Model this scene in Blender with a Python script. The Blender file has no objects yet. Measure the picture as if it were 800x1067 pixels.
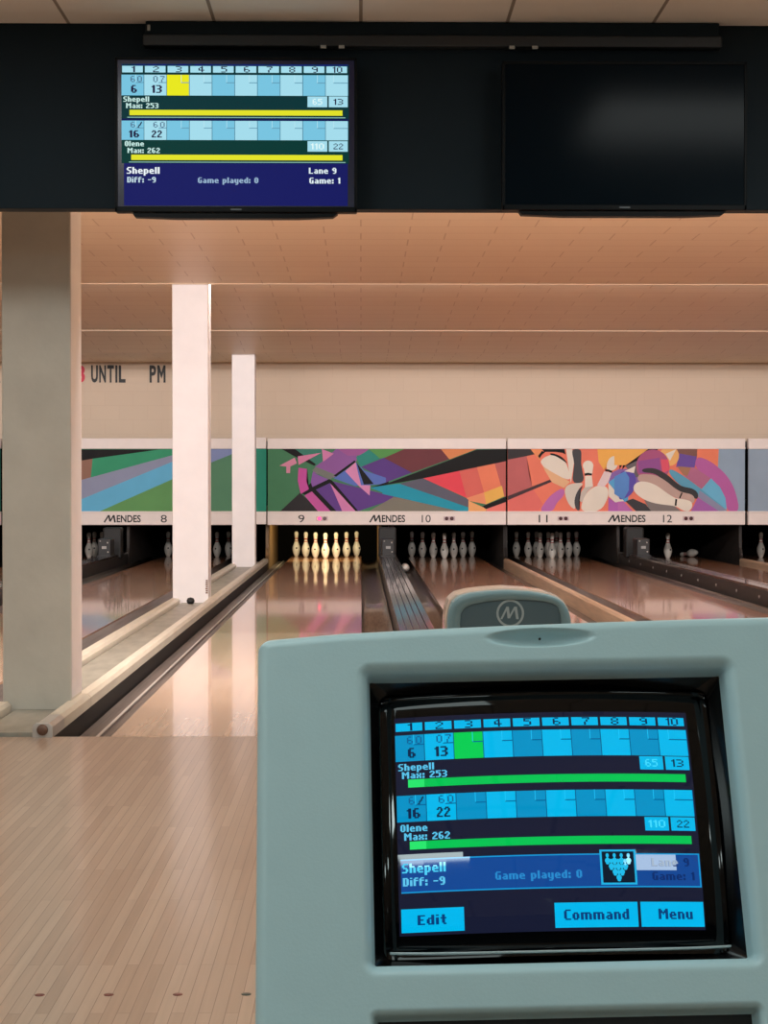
import bpy, bmesh, math, random
from mathutils import Vector, Matrix
random.seed(7)
C = bpy.context.scene.collection
PI = math.pi

# ------------------------------------------------------------------ helpers
def lin(c):
    r = []
    for v in c[:3]:
        v /= 255.0
        r.append(v / 12.92 if v <= 0.04045 else ((v + 0.055) / 1.055) ** 2.4)
    return (r[0], r[1], r[2], 1.0)

MATS = {}
def mat(name, col, rough=0.5, metal=0.0, spec=0.5, coat=0.0, var=0.0, vscale=8.0, stretch=(1, 1, 1),
        bump=0.0, bscale=60.0, emit=None, estr=1.0):
    """procedural principled material; var = amount of noise variation in the colour"""
    if name in MATS:
        return MATS[name]
    m = bpy.data.materials.new(name)
    m.use_nodes = True
    nt = m.node_tree
    b = nt.nodes['Principled BSDF']
    b.inputs['Base Color'].default_value = lin(col)
    b.inputs['Roughness'].default_value = rough
    b.inputs['Metallic'].default_value = metal
    b.inputs['Specular IOR Level'].default_value = spec
    b.inputs['Coat Weight'].default_value = coat
    b.inputs['Coat Roughness'].default_value = 0.05
    if emit is not None:
        b.inputs['Emission Color'].default_value = lin(emit)
        b.inputs['Emission Strength'].default_value = estr
    if var > 0 or bump > 0:
        tc = nt.nodes.new('ShaderNodeTexCoord')
        mp = nt.nodes.new('ShaderNodeMapping')
        mp.inputs['Scale'].default_value = stretch
        nt.links.new(tc.outputs['Object'], mp.inputs['Vector'])
    if var > 0:
        n = nt.nodes.new('ShaderNodeTexNoise')
        n.inputs['Scale'].default_value = vscale
        n.inputs['Detail'].default_value = 5
        nt.links.new(mp.outputs['Vector'], n.inputs['Vector'])
        r = nt.nodes.new('ShaderNodeValToRGB')
        c = lin(col)
        r.color_ramp.elements[0].color = tuple(x * (1 - var) for x in c[:3]) + (1,)
        r.color_ramp.elements[1].color = tuple(min(1, x * (1 + var)) for x in c[:3]) + (1,)
        r.color_ramp.elements[0].position = 0.3
        r.color_ramp.elements[1].position = 0.7
        nt.links.new(n.outputs['Fac'], r.inputs['Fac'])
        nt.links.new(r.outputs['Color'], b.inputs['Base Color'])
    if bump > 0:
        n2 = nt.nodes.new('ShaderNodeTexNoise')
        n2.inputs['Scale'].default_value = bscale
        n2.inputs['Detail'].default_value = 3
        nt.links.new(mp.outputs['Vector'], n2.inputs['Vector'])
        bp = nt.nodes.new('ShaderNodeBump')
        bp.inputs['Strength'].default_value = bump
        bp.inputs['Distance'].default_value = 0.01
        nt.links.new(n2.outputs['Fac'], bp.inputs['Height'])
        nt.links.new(bp.outputs['Normal'], b.inputs['Normal'])
    MATS[name] = m
    return m

def brick_mat(name, c1, c2, cm, rowh, length, mortar, rough, rot='Y', coat=0.0, coatr=0.05, grain=0.0, bump=0.0,
              spec=0.5, squash=1.0, offset=0.37, rough_var=0.0, plane='XY', tint=None, bias=0.0):
    """boards, tiles or blocks from a Brick texture; rot 'Y' makes the rows run along world Y"""
    m = bpy.data.materials.new(name)
    m.use_nodes = True
    nt = m.node_tree
    b = nt.nodes['Principled BSDF']
    tc = nt.nodes.new('ShaderNodeTexCoord')
    sx = nt.nodes.new('ShaderNodeSeparateXYZ')
    cx = nt.nodes.new('ShaderNodeCombineXYZ')
    nt.links.new(tc.outputs['Object'], sx.inputs['Vector'])
    a, c = {'XY': ('X', 'Y'), 'XZ': ('X', 'Z'), 'YZ': ('Y', 'Z')}[plane]
    if rot == 'Y':
        a, c = c, a
    nt.links.new(sx.outputs[a], cx.inputs['X'])
    nt.links.new(sx.outputs[c], cx.inputs['Y'])
    br = nt.nodes.new('ShaderNodeTexBrick')
    br.offset = offset
    br.squash = squash
    br.inputs['Scale'].default_value = 1.0
    br.inputs['Brick Width'].default_value = length
    br.inputs['Row Height'].default_value = rowh
    br.inputs['Mortar Size'].default_value = mortar
    br.inputs['Mortar Smooth'].default_value = 0.2
    br.inputs['Bias'].default_value = bias
    br.inputs['Color1'].default_value = lin(c1)
    br.inputs['Color2'].default_value = lin(c2)
    br.inputs['Mortar'].default_value = lin(cm)
    nt.links.new(cx.outputs['Vector'], br.inputs['Vector'])
    out = br.outputs['Color']
    if grain > 0:
        mp = nt.nodes.new('ShaderNodeMapping')
        mp.inputs['Scale'].default_value = (2.0, 60.0, 1.0)
        nt.links.new(cx.outputs['Vector'], mp.inputs['Vector'])
        n = nt.nodes.new('ShaderNodeTexNoise')
        n.inputs['Scale'].default_value = 1.0
        n.inputs['Detail'].default_value = 6
        nt.links.new(mp.outputs['Vector'], n.inputs['Vector'])
        rmp = nt.nodes.new('ShaderNodeValToRGB')
        rmp.color_ramp.elements[0].position = 0.25
        rmp.color_ramp.elements[1].position = 0.75
        g = 1 - grain
        rmp.color_ramp.elements[0].color = (g, g, g, 1)
        rmp.color_ramp.elements[1].color = (1, 1, 1, 1)
        nt.links.new(n.outputs['Fac'], rmp.inputs['Fac'])
        mx = nt.nodes.new('ShaderNodeMix')
        mx.data_type = 'RGBA'
        mx.blend_type = 'MULTIPLY'
        mx.inputs[0].default_value = 1.0
        nt.links.new(out, mx.inputs[6])
        nt.links.new(rmp.outputs['Color'], mx.inputs[7])
        out = mx.outputs[2]
    nt.links.new(out, b.inputs['Base Color'])
    b.inputs['Roughness'].default_value = rough
    b.inputs['Specular IOR Level'].default_value = spec
    b.inputs['Coat Weight'].default_value = coat
    b.inputs['Coat Roughness'].default_value = coatr
    if bump > 0:
        bp = nt.nodes.new('ShaderNodeBump')
        bp.inputs['Strength'].default_value = bump
        bp.inputs['Distance'].default_value = 0.004
        bp.invert = True
        nt.links.new(br.outputs['Fac'], bp.inputs['Height'])
        nt.links.new(bp.outputs['Normal'], b.inputs['Normal'])
    MATS[name] = m
    return m

class MB:
    """collects shapes into one mesh with material slots"""
    def __init__(self):
        self.bm = bmesh.new()
        self.mats = []
    def slot(self, m):
        if m not in self.mats:
            self.mats.append(m)
        return self.mats.index(m)
    def face(self, pts, m):
        vs = [self.bm.verts.new(p) for p in pts]
        try:
            f = self.bm.faces.new(vs)
            f.material_index = self.slot(m)
            return f
        except ValueError:
            return None
    def box(self, x0, x1, y0, y1, z0, z1, m, bev=0.0, seg=2):
        t = bmesh.new()
        bmesh.ops.create_cube(t, size=1.0)
        bmesh.ops.scale(t, vec=(x1 - x0, y1 - y0, z1 - z0), verts=t.verts)
        bmesh.ops.translate(t, vec=((x0 + x1) / 2, (y0 + y1) / 2, (z0 + z1) / 2), verts=t.verts)
        if bev > 0:
            bmesh.ops.bevel(t, geom=t.edges[:], offset=bev, segments=seg, profile=0.5, affect='EDGES')
        self.merge(t, m)
    def merge(self, t, m):
        i = self.slot(m)
        t.verts.index_update()
        mp = [self.bm.verts.new(v.co) for v in t.verts]
        for f in t.faces:
            try:
                n = self.bm.faces.new([mp[v.index] for v in f.verts])
                n.material_index = i
                n.smooth = f.smooth
            except ValueError:
                pass
        t.free()
    def lathe(self, prof, m, n=32, axis=None, origin=(0, 0, 0), cap=True):
        t = bmesh.new()
        rings = []
        for r, z in prof:
            if r < 1e-5:
                rings.append([t.verts.new((0, 0, z))])
            else:
                rings.append([t.verts.new((r * math.cos(2 * PI * k / n), r * math.sin(2 * PI * k / n), z)) for k in range(n)])
        for a, b in zip(rings, rings[1:]):
            for k in range(n):
                k2 = (k + 1) % n
                if len(a) == 1 and len(b) == 1:
                    continue
                if len(a) == 1:
                    f = t.faces.new([a[0], b[k2], b[k]][::-1])
                elif len(b) == 1:
                    f = t.faces.new([a[k], a[k2], b[0]])
                else:
                    f = t.faces.new([a[k], a[k2], b[k2], b[k]])
                f.smooth = True
        if cap:
            if len(rings[0]) > 1:
                t.faces.new(rings[0][::-1])
            if len(rings[-1]) > 1:
                t.faces.new(rings[-1])
        M = Matrix.Identity(4)
        if axis is not None:
            M = Vector((0, 0, 1)).rotation_difference(Vector(axis)).to_matrix().to_4x4()
        M = Matrix.Translation(origin) @ M
        bmesh.ops.transform(t, matrix=M, verts=t.verts)
        self.merge(t, m)
    def prism_y(self, pts, y0, y1, m, smooth=False, bev=0.0):
        """polygon in XZ extruded from y0 to y1"""
        t = bmesh.new()
        a = [t.verts.new((x, y0, z)) for x, z in pts]
        b = [t.verts.new((x, y1, z)) for x, z in pts]
        n = len(pts)
        t.faces.new(a)
        t.faces.new(b[::-1])
        for k in range(n):
            f = t.faces.new([a[k], b[k], b[(k + 1) % n], a[(k + 1) % n]])
            f.smooth = smooth
        bmesh.ops.recalc_face_normals(t, faces=t.faces[:])
        if bev > 0:
            es = [e for e in t.edges if abs(e.verts[0].co.y - e.verts[1].co.y) < 1e-6 and abs(e.verts[0].co.y - y0) < 1e-6]
            bmesh.ops.bevel(t, geom=es, offset=bev, segments=2, profile=0.5, affect='EDGES')
        self.merge(t, m)
    def build(self, name, parent=None, kind=None, loc=None, recalc=True):
        if recalc:
            bmesh.ops.recalc_face_normals(self.bm, faces=self.bm.faces[:])
        me = bpy.data.meshes.new(name)
        self.bm.to_mesh(me)
        self.bm.free()
        for m in self.mats:
            me.materials.append(m)
        o = bpy.data.objects.new(name, me)
        C.objects.link(o)
        if parent is not None:
            o.parent = parent
        if kind:
            o['kind'] = kind
        if loc is not None:
            o.location = loc
        return o

def tag(o, label, cat, group=None, kind=None):
    o['label'] = label
    o['category'] = cat
    if group:
        o['group'] = group
    if kind:
        o['kind'] = kind
    return o

def thing(name, label, cat, loc=(0, 0, 0), group=None):
    o = bpy.data.objects.new(name, None)
    o.empty_display_size = 0.1
    C.objects.link(o)
    o.location = loc
    return tag(o, label, cat, group)

def boxobj(name, dims, m, parent=None, bev=0.0, kind=None):
    b = MB()
    b.box(*dims, m, bev)
    return b.build(name, parent, kind)

def text_mesh(txt, offset=0.0, shear=0.0, spacing=1.0):
    cu = bpy.data.curves.new('lettering', 'FONT')
    cu.body = txt
    cu.size = 1.0
    cu.offset = offset
    cu.shear = shear
    cu.space_character = spacing
    cu.resolution_u = 4
    cu.extrude = 0.05
    o = bpy.data.objects.new('lettering', cu)
    C.objects.link(o)
    bpy.context.view_layer.update()
    dg = bpy.context.evaluated_depsgraph_get()
    me = bpy.data.meshes.new_from_object(o.evaluated_get(dg))
    bpy.data.objects.remove(o)
    bpy.data.curves.remove(cu)
    return me

def letters(name, txt, x0, x1, z0, z1, y, depth, m, parent, offset=0.0, shear=0.0, spacing=1.0):
    """lettering standing in the XZ plane, facing -Y, fitted to a box"""
    me = text_mesh(txt, offset, shear, spacing)
    xs = [v.co.x for v in me.vertices]
    ys = [v.co.y for v in me.vertices]
    zs = [v.co.z for v in me.vertices]
    ax, bx, ay, by = min(xs), max(xs), min(ys), max(ys)
    az, bz = min(zs), max(zs)
    for v in me.vertices:
        p = v.co.copy()
        v.co = (x0 + (p.x - ax) / (bx - ax) * (x1 - x0), y - (p.z - az) / (bz - az) * depth, z0 + (p.y - ay) / (by - ay) * (z1 - z0))
    me.materials.clear()
    me.materials.append(m)
    o = bpy.data.objects.new(name, me)
    C.objects.link(o)
    o.parent = parent
    return o

# ------------------------------------------------------------------ measures (metres; lane surface z = 0)
EYE = 1.046
F = 1810.0
FOUL = 7.3
YM = 24.1                      # masking units
S = YM / F
LANES = {7: -4.19, 8: -2.465, 9: -0.523, 10: 1.23, 11: 2.82, 12: 4.53, 13: 6.12}
LW = 0.527
LANE_END = 26.75
HEAD = 25.58

# ------------------------------------------------------------------ materials
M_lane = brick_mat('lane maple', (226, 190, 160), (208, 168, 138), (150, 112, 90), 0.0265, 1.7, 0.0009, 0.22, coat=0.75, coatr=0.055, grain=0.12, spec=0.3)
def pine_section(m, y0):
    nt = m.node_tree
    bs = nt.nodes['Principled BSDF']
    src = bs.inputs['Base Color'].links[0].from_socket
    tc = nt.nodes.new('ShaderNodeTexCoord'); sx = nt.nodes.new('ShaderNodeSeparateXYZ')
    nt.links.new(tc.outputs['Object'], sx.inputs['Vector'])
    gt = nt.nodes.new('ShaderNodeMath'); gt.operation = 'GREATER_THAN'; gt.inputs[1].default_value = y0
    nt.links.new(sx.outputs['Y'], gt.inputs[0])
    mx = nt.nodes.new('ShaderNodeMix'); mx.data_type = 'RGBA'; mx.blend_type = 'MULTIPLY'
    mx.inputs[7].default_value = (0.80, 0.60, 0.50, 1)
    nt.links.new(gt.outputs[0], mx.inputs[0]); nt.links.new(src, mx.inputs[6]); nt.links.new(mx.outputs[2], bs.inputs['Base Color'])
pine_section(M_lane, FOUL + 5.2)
M_appr = brick_mat('approach maple', (194, 168, 148), (176, 149, 130), (132, 108, 93), 0.0270, 0.95, 0.0008, 0.28, coat=0.35, coatr=0.12, grain=0.16)
M_gutter = mat('gutter plastic', (96, 88, 84), 0.42, var=0.35, vscale=3.0, stretch=(25, 0.5, 6), coat=0.1)
M_gutter2 = mat('worn gutter metal', (88, 76, 68), 0.35, var=0.5, vscale=3.0, stretch=(30, 1.2, 6), coat=0.4, bump=0.2, bscale=5)
M_black = mat('black side', (16, 15, 15), 0.6)
M_pit = mat('pit black', (9, 9, 10), 0.9, spec=0.1)
M_rail = mat('cream painted rail', (204, 195, 178), 0.4, var=0.08, vscale=6, stretch=(4, 0.6, 4))
M_railw = mat('varnished wood rail', (200, 170, 142), 0.35, var=0.15, vscale=4, stretch=(10, 0.5, 10))
M_plat = mat('grey platform paint', (146, 142, 130), 0.42, var=0.2, vscale=3, stretch=(4, 1.2, 1))
M_metal = mat('brushed metal', (200, 194, 188), 0.35, metal=0.35, var=0.1)
M_bolt = mat('rusty bolt', (120, 92, 78), 0.5, metal=0.5, var=0.3, vscale=60)
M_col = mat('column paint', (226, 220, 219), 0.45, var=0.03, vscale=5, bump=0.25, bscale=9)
M_colshade = mat('shaded column paint', (208, 201, 188), 0.5, var=0.07, vscale=4, bump=0.35, bscale=10)  # column paint greyed for the shade on the nearest column's front
M_wall = brick_mat('painted blocks', (218, 198, 176), (216, 196, 174), (213, 192, 170), 0.2, 0.4, 0.005, 0.6, rot='X', plane='XZ', offset=0.5)
M_wallp = mat('plain wall', (205, 190, 172), 0.7, var=0.03)
M_ceil = brick_mat('ceiling tiles', (232, 209, 178), (229, 205, 174), (204, 174, 142), 0.305, 0.61, 0.005, 0.45, rot='X', bump=0.5, offset=0.43)
M_ceilg = brick_mat('grid ceiling', (240, 234, 226), (238, 231, 222), (150, 138, 126), 0.61, 1.22, 0.008, 0.6, rot='Y', offset=0.0)
M_bulk = mat('bulkhead paint', (12, 29, 38), 0.7, spec=0.25, var=0.08, vscale=3)
M_tvcase = mat('tv casing', (6, 11, 15), 0.5, spec=0.15)
M_tvoff = mat('switched off panel', (6, 17, 25), 0.16, spec=0.05)
M_mwhite = mat('masking white', (234, 222, 216), 0.4, var=0.02)
M_ink = mat('black lettering', (12, 12, 12), 0.5)
M_pin = mat('pin plastic', (240, 236, 226), 0.25, coat=0.5, var=0.02, vscale=20)
M_red = mat('pin red', (190, 40, 36), 0.35)
M_cap = mat('track capping', (50, 45, 47), 0.16, var=0.6, vscale=3, stretch=(26, 0.7, 4), coat=0.6)
M_capside = mat('track side', (40, 38, 38), 0.4, var=0.35, vscale=6, stretch=(1, 2, 6))
M_machine = mat('machine grey', (32, 32, 34), 0.5, metal=0.0, var=0.15, vscale=12)
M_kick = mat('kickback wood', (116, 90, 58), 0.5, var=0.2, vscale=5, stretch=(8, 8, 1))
M_kickshade = mat('kickback shaded', (44, 38, 35), 0.6, var=0.2, vscale=5, stretch=(8, 8, 1))  # same wood, darkened for the shade in the unlit pits
M_console = mat('console plastic', (178, 204, 208), 0.42, var=0.015, vscale=30, bump=0.035, bscale=420)
M_glossblack = mat('gloss black plastic', (5, 6, 8), 0.18, spec=0.3)
M_mattblack = mat('matt black', (10, 11, 12), 0.55)
M_hoodframe = mat('hood frame plastic', (128, 156, 162), 0.4)
M_hoodpanel = mat('hood panel', (92, 112, 120), 0.42)
M_hoodbody = mat('hood body', (206, 184, 168), 0.18, coat=0.6)
M_logo = mat('logo grey', (178, 190, 192), 0.5)

# ------------------------------------------------------------------ setting
b = MB(); b.box(-9.6, 9.6, -4.5, FOUL - 0.004, -0.14, 0.0, M_appr); b.build('floor', kind='structure')
b = MB(); b.box(-9.6, 9.6, FOUL - 0.004, 27.5, -0.2, -0.13, M_pit); b.build('floor_under_lanes', kind='structure')
b = MB(); b.box(-9.6, 9.6, 24.5, 24.62, 1.70, 3.2, M_wall); b.build('wall_back', kind='structure')
b = MB(); b.box(-9.6, 9.6, 27.2, 27.3, -0.14, 1.72, M_pit); b.build('wall_pit', kind='structure')
b = MB(); b.box(-9.6, 9.6, 24.24, 27.2, 0.80, 0.86, M_pit); b.build('ceiling_pit', kind='structure')
b = MB(); b.box(-9.7, -9.6, -4.5, 27.5, -0.14, 3.3, M_wallp); b.build('wall_left', kind='structure')
b = MB(); b.box(9.6, 9.7, -4.5, 27.5, -0.14, 3.3, M_wallp); b.build('wall_right', kind='structure')
b = MB(); b.box(-9.6, 9.6, -4.6, -4.5, -0.14, 3.3, mat('dark rear wall', (58, 68, 74), 0.7, var=0.05)); b.build('wall_front', kind='structure')
b = MB(); b.box(-9.6, 9.6, -4.5, 7.39, 2.985, 3.05, M_ceilg); b.build('ceiling', kind='structure')
# bulkhead that carries the screens
b = MB(); b.box(-9.6, 9.6, 7.3, 7.39, 2.212, 2.985, M_bulk, 0.004); b.build('wall_bulkhead', kind='structure')
# saw-tooth ceiling above the lanes: three sloping tiled sections with a lip at each far edge
def ceil_section(name, prof):
    bb = MB()
    bb_t = bmesh.new()
    n = len(prof)
    a = [bb_t.verts.new((-9.6, y, z)) for y, z in prof]
    c = [bb_t.verts.new((9.6, y, z)) for y, z in prof]
    bb_t.faces.new(a); bb_t.faces.new(c[::-1])
    for k in range(n):
        bb_t.faces.new([a[k], a[(k + 1) % n], c[(k + 1) % n], c[k]])
    bb.merge(bb_t, M_ceil)
    return bb.build(name, kind='structure')
ceil_section('ceiling_1', [(7.40, 2.90), (15.5, 2.857), (15.5, 3.12), (7.40, 3.12)])
ceil_section('ceiling_2', [(15.5, 3.02), (20.0, 2.848), (20.0, 3.12), (15.5, 3.12)])
ceil_section('ceiling_3', [(20.0, 2.96), (22.3, 2.768), (24.5, 2.806), (24.5, 3.12), (20.0, 3.12)])
ROOF = MB(); ROOF.box(-9.6, 9.6, 7.40, 27.5, 3.13, 3.2, M_wallp); ROOF.build('ceiling_roof', kind='structure')

# pale strips added for the bright line of light at the two ceiling lips
for k, (y, z) in enumerate(((15.5, 2.857), (20.0, 2.848))):
    b = MB(); b.box(-9.6, 9.6, y - 0.03, y + 0.004, z - 0.005, z + 0.004, mat('trim cream', (214, 190, 162), 0.5), 0.001); b.build('lip_highlight_%d' % (k + 1), kind='structure')
# platform with columns between lane 8 and lane 9
b = MB(); b.box(-1.60, -1.37, FOUL, 24.1, -0.12, 0.018, M_plat, 0.002)
o = b.build('column_platform'); tag(o, 'narrow grey platform strip on which the three columns stand', 'platform', kind='structure')
COLS = [(8.06, -1.66, -1.342, 0.30, 3.12, 'grey shaded column nearest the approach, its right side paler'),
        (15.51, -1.68, -1.362, 0.30, 3.02, 'bright white column in the middle of the row of three'),
        (22.5, -1.668, -1.372, 0.30, 2.80, 'white column farthest down the lanes, beside the lit pins')]
for k, (y, x0, x1, d, zt, lab) in enumerate(COLS):
    b = MB()
    b.box(x0, x1, y, y + d, 0.0, zt, M_colshade if k == 0 else M_col, 0.006)
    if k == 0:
        # the side turned to the lanes is coloured paler for the light on it
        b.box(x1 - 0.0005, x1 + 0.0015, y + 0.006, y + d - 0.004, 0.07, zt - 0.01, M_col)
    if k == 1:
        # chipped corner at the foot
        for j in range(7):
            b.box(x1 - 0.022 - 0.006 * random.random(), x1 - 0.004, y - 0.0012, y + 0.004, 0.10 + 0.018 * j, 0.114 + 0.018 * j, M_bolt)
    o = b.build('column'); tag(o, lab, 'column', kind='structure')

# ------------------------------------------------------------------ lanes and gutters
NUM = {7: 'seven', 8: '8', 9: '9', 10: '10', 11: '11', 12: '12', 13: 'thirteen'}
LAB_LANE = {7: 'dim wooden lane left of the lane under number 8',
            8: 'wooden lane ending under number 8, just left of the columns',
            9: 'polished wooden lane ending at the lit pins under number 9',
            10: 'polished wooden lane ending at the dim pins under number 10',
            11: 'polished wooden lane ending under number 11',
            12: 'wooden lane under number 12 with one standing pin',
            13: 'wooden lane beyond number 12 at the picture edge'}
for n, x in LANES.items():
    b = MB()
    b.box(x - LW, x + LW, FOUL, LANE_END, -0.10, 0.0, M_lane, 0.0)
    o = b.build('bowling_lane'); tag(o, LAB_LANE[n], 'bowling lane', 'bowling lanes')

def gutter(x0, x1, m, label, low=None, strip=False):
    """channel between x0 and x1; low = the side whose wall is left open to a black side board"""
    n = 14
    pts = []
    w = x1 - x0
    if low:
        prof = [(0, -0.088), (0.36, -0.092), (0.385, -0.080), (0.42, -0.080), (0.445, -0.092), (0.66, -0.090), (0.80, -0.072), (0.90, -0.045), (1.0, -0.012)]
        if low == 'R':
            prof = [(1 - a, z) for a, z in reversed(prof)]
        pts = [(x0 + w * a, z) for a, z in prof]
    else:
        for k in range(n + 1):
            a = PI * k / n
            pts.append((x0 + w * (0.5 - 0.5 * math.cos(a)), -0.012 - 0.078 * math.sin(a) ** 0.7))
    b = MB()
    t = bmesh.new()
    A = [t.verts.new((px, FOUL, pz)) for px, pz in pts] + [t.verts.new((px, FOUL, pz - 0.012)) for px, pz in reversed(pts)]
    B = [t.verts.new((v.co.x, LANE_END, v.co.z)) for v in A]
    N = len(A)
    for k in range(N):
        f = t.faces.new([A[k], B[k], B[(k + 1) % N], A[(k + 1) % N]])
        f.smooth = not low
    t.faces.new(A); t.faces.new(B[::-1])
    b.merge(t, m)
    o = b.build('lane_gutter')
    if strip:
        q = MB(); q.box(x0 + w * 0.37, x0 + w * 0.43, FOUL + 0.3, LANE_END, -0.082, -0.077, M_metal, 0.001); q.build('metal_strip', o)
    tag(o, label, 'gutter', 'lane gutters')
    return o
GW = 0.232
for n, x in LANES.items():
    where = {7: 'the lane left of number 8', 13: 'the lane beyond number 12'}.get(n, 'the lane under number ' + NUM[n])
    m = M_gutter2 if n in (9, 10) else M_gutter
    if n != 7:
        gutter(x - LW - GW, x - LW - 0.002, M_gutter if n == 9 else m, 'dark channel gutter along the left side of ' + where, low='L' if n in (9, 11, 13) else None, strip=(n == 9))
    if n != 13:
        gutter(x + LW + 0.002, x + LW + GW, m, 'dark channel gutter along the right side of ' + where, low='R' if n in (8, 10, 12) else None)
# metal strip in the gutter beside lane 9: part of the gutter's look
# rails
def rail(x0, x1, y0, y1, z0, z1, m, label, front=None):
    root = thing('divider_rail', label, 'rail', ((x0 + x1) / 2, y0, 0), 'rails between the lanes')
    w = (x1 - x0) / 2
    c = min(0.016, w * 0.5)
    prof = [(-w, z0), (w, z0), (w, z1 - c), (w - c, z1), (-w + c, z1), (-w, z1 - c)]
    def seg(nm, a, bb, mm):
        q = MB(); q.prism_y(prof, a, bb, mm); q.build(nm, root)
    if front:
        seg('metal_sleeve', 0.012, 0.30, M_metal)
        seg('front_section', 0.302, front - y0, m)
        seg('long_section', front - y0 + 0.006, y1 - y0, m)
        q = MB(); q.prism_y([(px * 1.08, pz + (0.004 if pz > 0.02 else 0)) for px, pz in prof], 0.0, 0.012, M_metal, bev=0.004); cap = q.build('end_cap', root)
        q = MB(); q.lathe([(0.0, 0.0), (0.024, 0.0), (0.022, 0.008), (0.012, 0.013), (0, 0.014)], M_bolt, 20, axis=(0, -1, 0), origin=(0.0, 0.001, (z0 + z1) / 2 + 0.004)); q.build('bolt', cap)
    else:
        seg('rail_bar', 0, y1 - y0, m)
    return root
rail(-1.372, -1.292, FOUL - 0.03, 24.2, -0.002, 0.058, M_rail, 'cream rail with metal end cap between the columns and the lane under number 9', front=8.32)
rail(-1.705, -1.615, 8.40, 24.2, 0.0, 0.058, M_rail, 'cream rail on the far side of the columns beside the lane under number 8')
rail(-1.705, -1.615, FOUL, 8.03, 0.0, 0.058, M_rail, 'short stub of cream rail in front of the grey shaded column')
# side boards under the platform rails
for (x0, x1, lab) in ((-1.345, -1.295, 'black side board under the capped cream rail facing the lane under number 9'),
                      (-1.695, -1.63, 'black side board below the cream rail beside the lane under number 8')):
    b = MB(); b.box(x0, x1, FOUL, 24.1, -0.12, -0.003, M_black)
    o = b.build('side_board'); tag(o, lab, 'board', 'side boards of the platform')
rx = (LANES[10] + LW + GW + LANES[11] - LW - GW) / 2
rail(rx - 0.036, rx + 0.036, FOUL, 24.2, -0.12, 0.055, M_railw, 'wooden rail between the lanes under numbers 10 and 11')
rx = (LANES[12] + LW + GW + LANES[13] - LW - GW) / 2
rail(rx - 0.036, rx + 0.036, FOUL, 24.2, -0.12, 0.055, M_railw, 'wooden rail on the far right side of the lane under number 12')

# ball return tracks
def track(xa, xb, label, zt=0.15, rivets=False):
    xc = (xa + xb) / 2
    x0, x1 = xa + LW + GW + 0.004, xb - LW - GW - 0.004
    root = thing('ball_return_track', label, 'ball return track', (xc, FOUL, 0), 'ball return tracks')
    y1 = 24.15 - FOUL
    w = (x1 - x0) / 2
    q = MB(); q.box(-w + 0.006, w - 0.006, 0.0, y1, -0.12, zt - 0.02, M_capside, 0.003); side = q.build('side_casing', root)
    if rivets:
        for k in range(9):
            q = MB()
            q.lathe([(0, 0), (0.016, 0), (0.012, 0.004), (0, 0.005)], M_metal, 10, axis=(-1, 0, 0), origin=(-w + 0.006, 8.3 + k * 0.95, 0.06))
            q.build('rivet', side)
    q = MB()
    k = 5                                                # capping made of long strips
    for j in range(k):
        a = -w + j * 2 * w / k
        q.box(a + 0.002, a + 2 * w / k - 0.002, 0.0, y1, zt - 0.02, zt + (0.004 if j in (0, k - 1) else 0.0), M_cap, 0.002)
    q.build('capping', root)
    # ball box at the far end of the track
    yb = 22.55 - FOUL
    q = MB()
    q.box(-0.085, 0.085, yb, yb + 0.35, zt - 0.002, zt + 0.23, M_machine, 0.018, 3)
    q.box(-0.10, 0.10, yb - 0.03, yb + 0.38, zt - 0.01, zt + 0.015, M_machine, 0.006)
    bx_ = q.build('ball_box', root)
    q = MB()
    q.box(-0.03, 0.03, yb - 0.004, yb + 0.001, zt + 0.10, zt + 0.135, mat('plate grey', (150, 148, 146), 0.4))
    q.build('maker_plate', bx_)
    for px, pz in ((0.045, 0.18), (0.05, 0.06), (-0.05, 0.2)):
        q = MB()
        q.lathe([(0, 0), (0.010, 0), (0.007, 0.006), (0, 0.007)], M_metal, 12, axis=(0, -1, 0), origin=(px, yb + 0.001, zt + pz))
        q.build('bolt', bx_)
    q = MB()
    q.box(-0.12, 0.12, yb + 0.7, yb + 0.95, zt - 0.05, zt + 0.36, M_mattblack, 0.02)
    q.build('end_block', root)
    return root
track(LANES[9], LANES[10], 'worn dark ball return track between the lanes under numbers 9 and 10')
track(LANES[11], LANES[12], 'dark raised ball return track between the lanes under numbers 11 and 12', rivets=True)
track(LANES[7], LANES[8], 'dark ball return track seen behind the grey column, left of lane 8')

# pit side panels (kickbacks)
def kick(x, label, m=M_kickshade):
    b = MB()
    prof = [(0, -0.11), (2.7, -0.11), (2.7, 0.79), (0.0, 0.79), (-0.03, 0.20), (-0.10, 0.09)]
    t = bmesh.new()
    A = [t.verts.new((-0.02, y, z)) for y, z in prof]; B = [t.verts.new((0.02, y, z)) for y, z in prof]
    t.faces.new(A); t.faces.new(B[::-1])
    for k in range(len(prof)):
        t.faces.new([A[k], B[k], B[(k + 1) % len(prof)], A[(k + 1) % len(prof)]])
    b.merge(t, m)
    o = b.build('pit_side_panel', loc=(x, 24.36, 0))
    tag(o, label, 'panel', 'pit side panels')
for n, x in LANES.items():
    if n not in (7, 13):
        m = M_kick if n == 9 else M_kickshade
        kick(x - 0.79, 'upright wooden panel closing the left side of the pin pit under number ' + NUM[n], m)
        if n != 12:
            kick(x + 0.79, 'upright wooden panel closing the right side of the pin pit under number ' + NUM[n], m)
kick(LANES[13] - 0.79, 'upright panel between the pin pit under number 12 and the next', M_kickshade)

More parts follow.
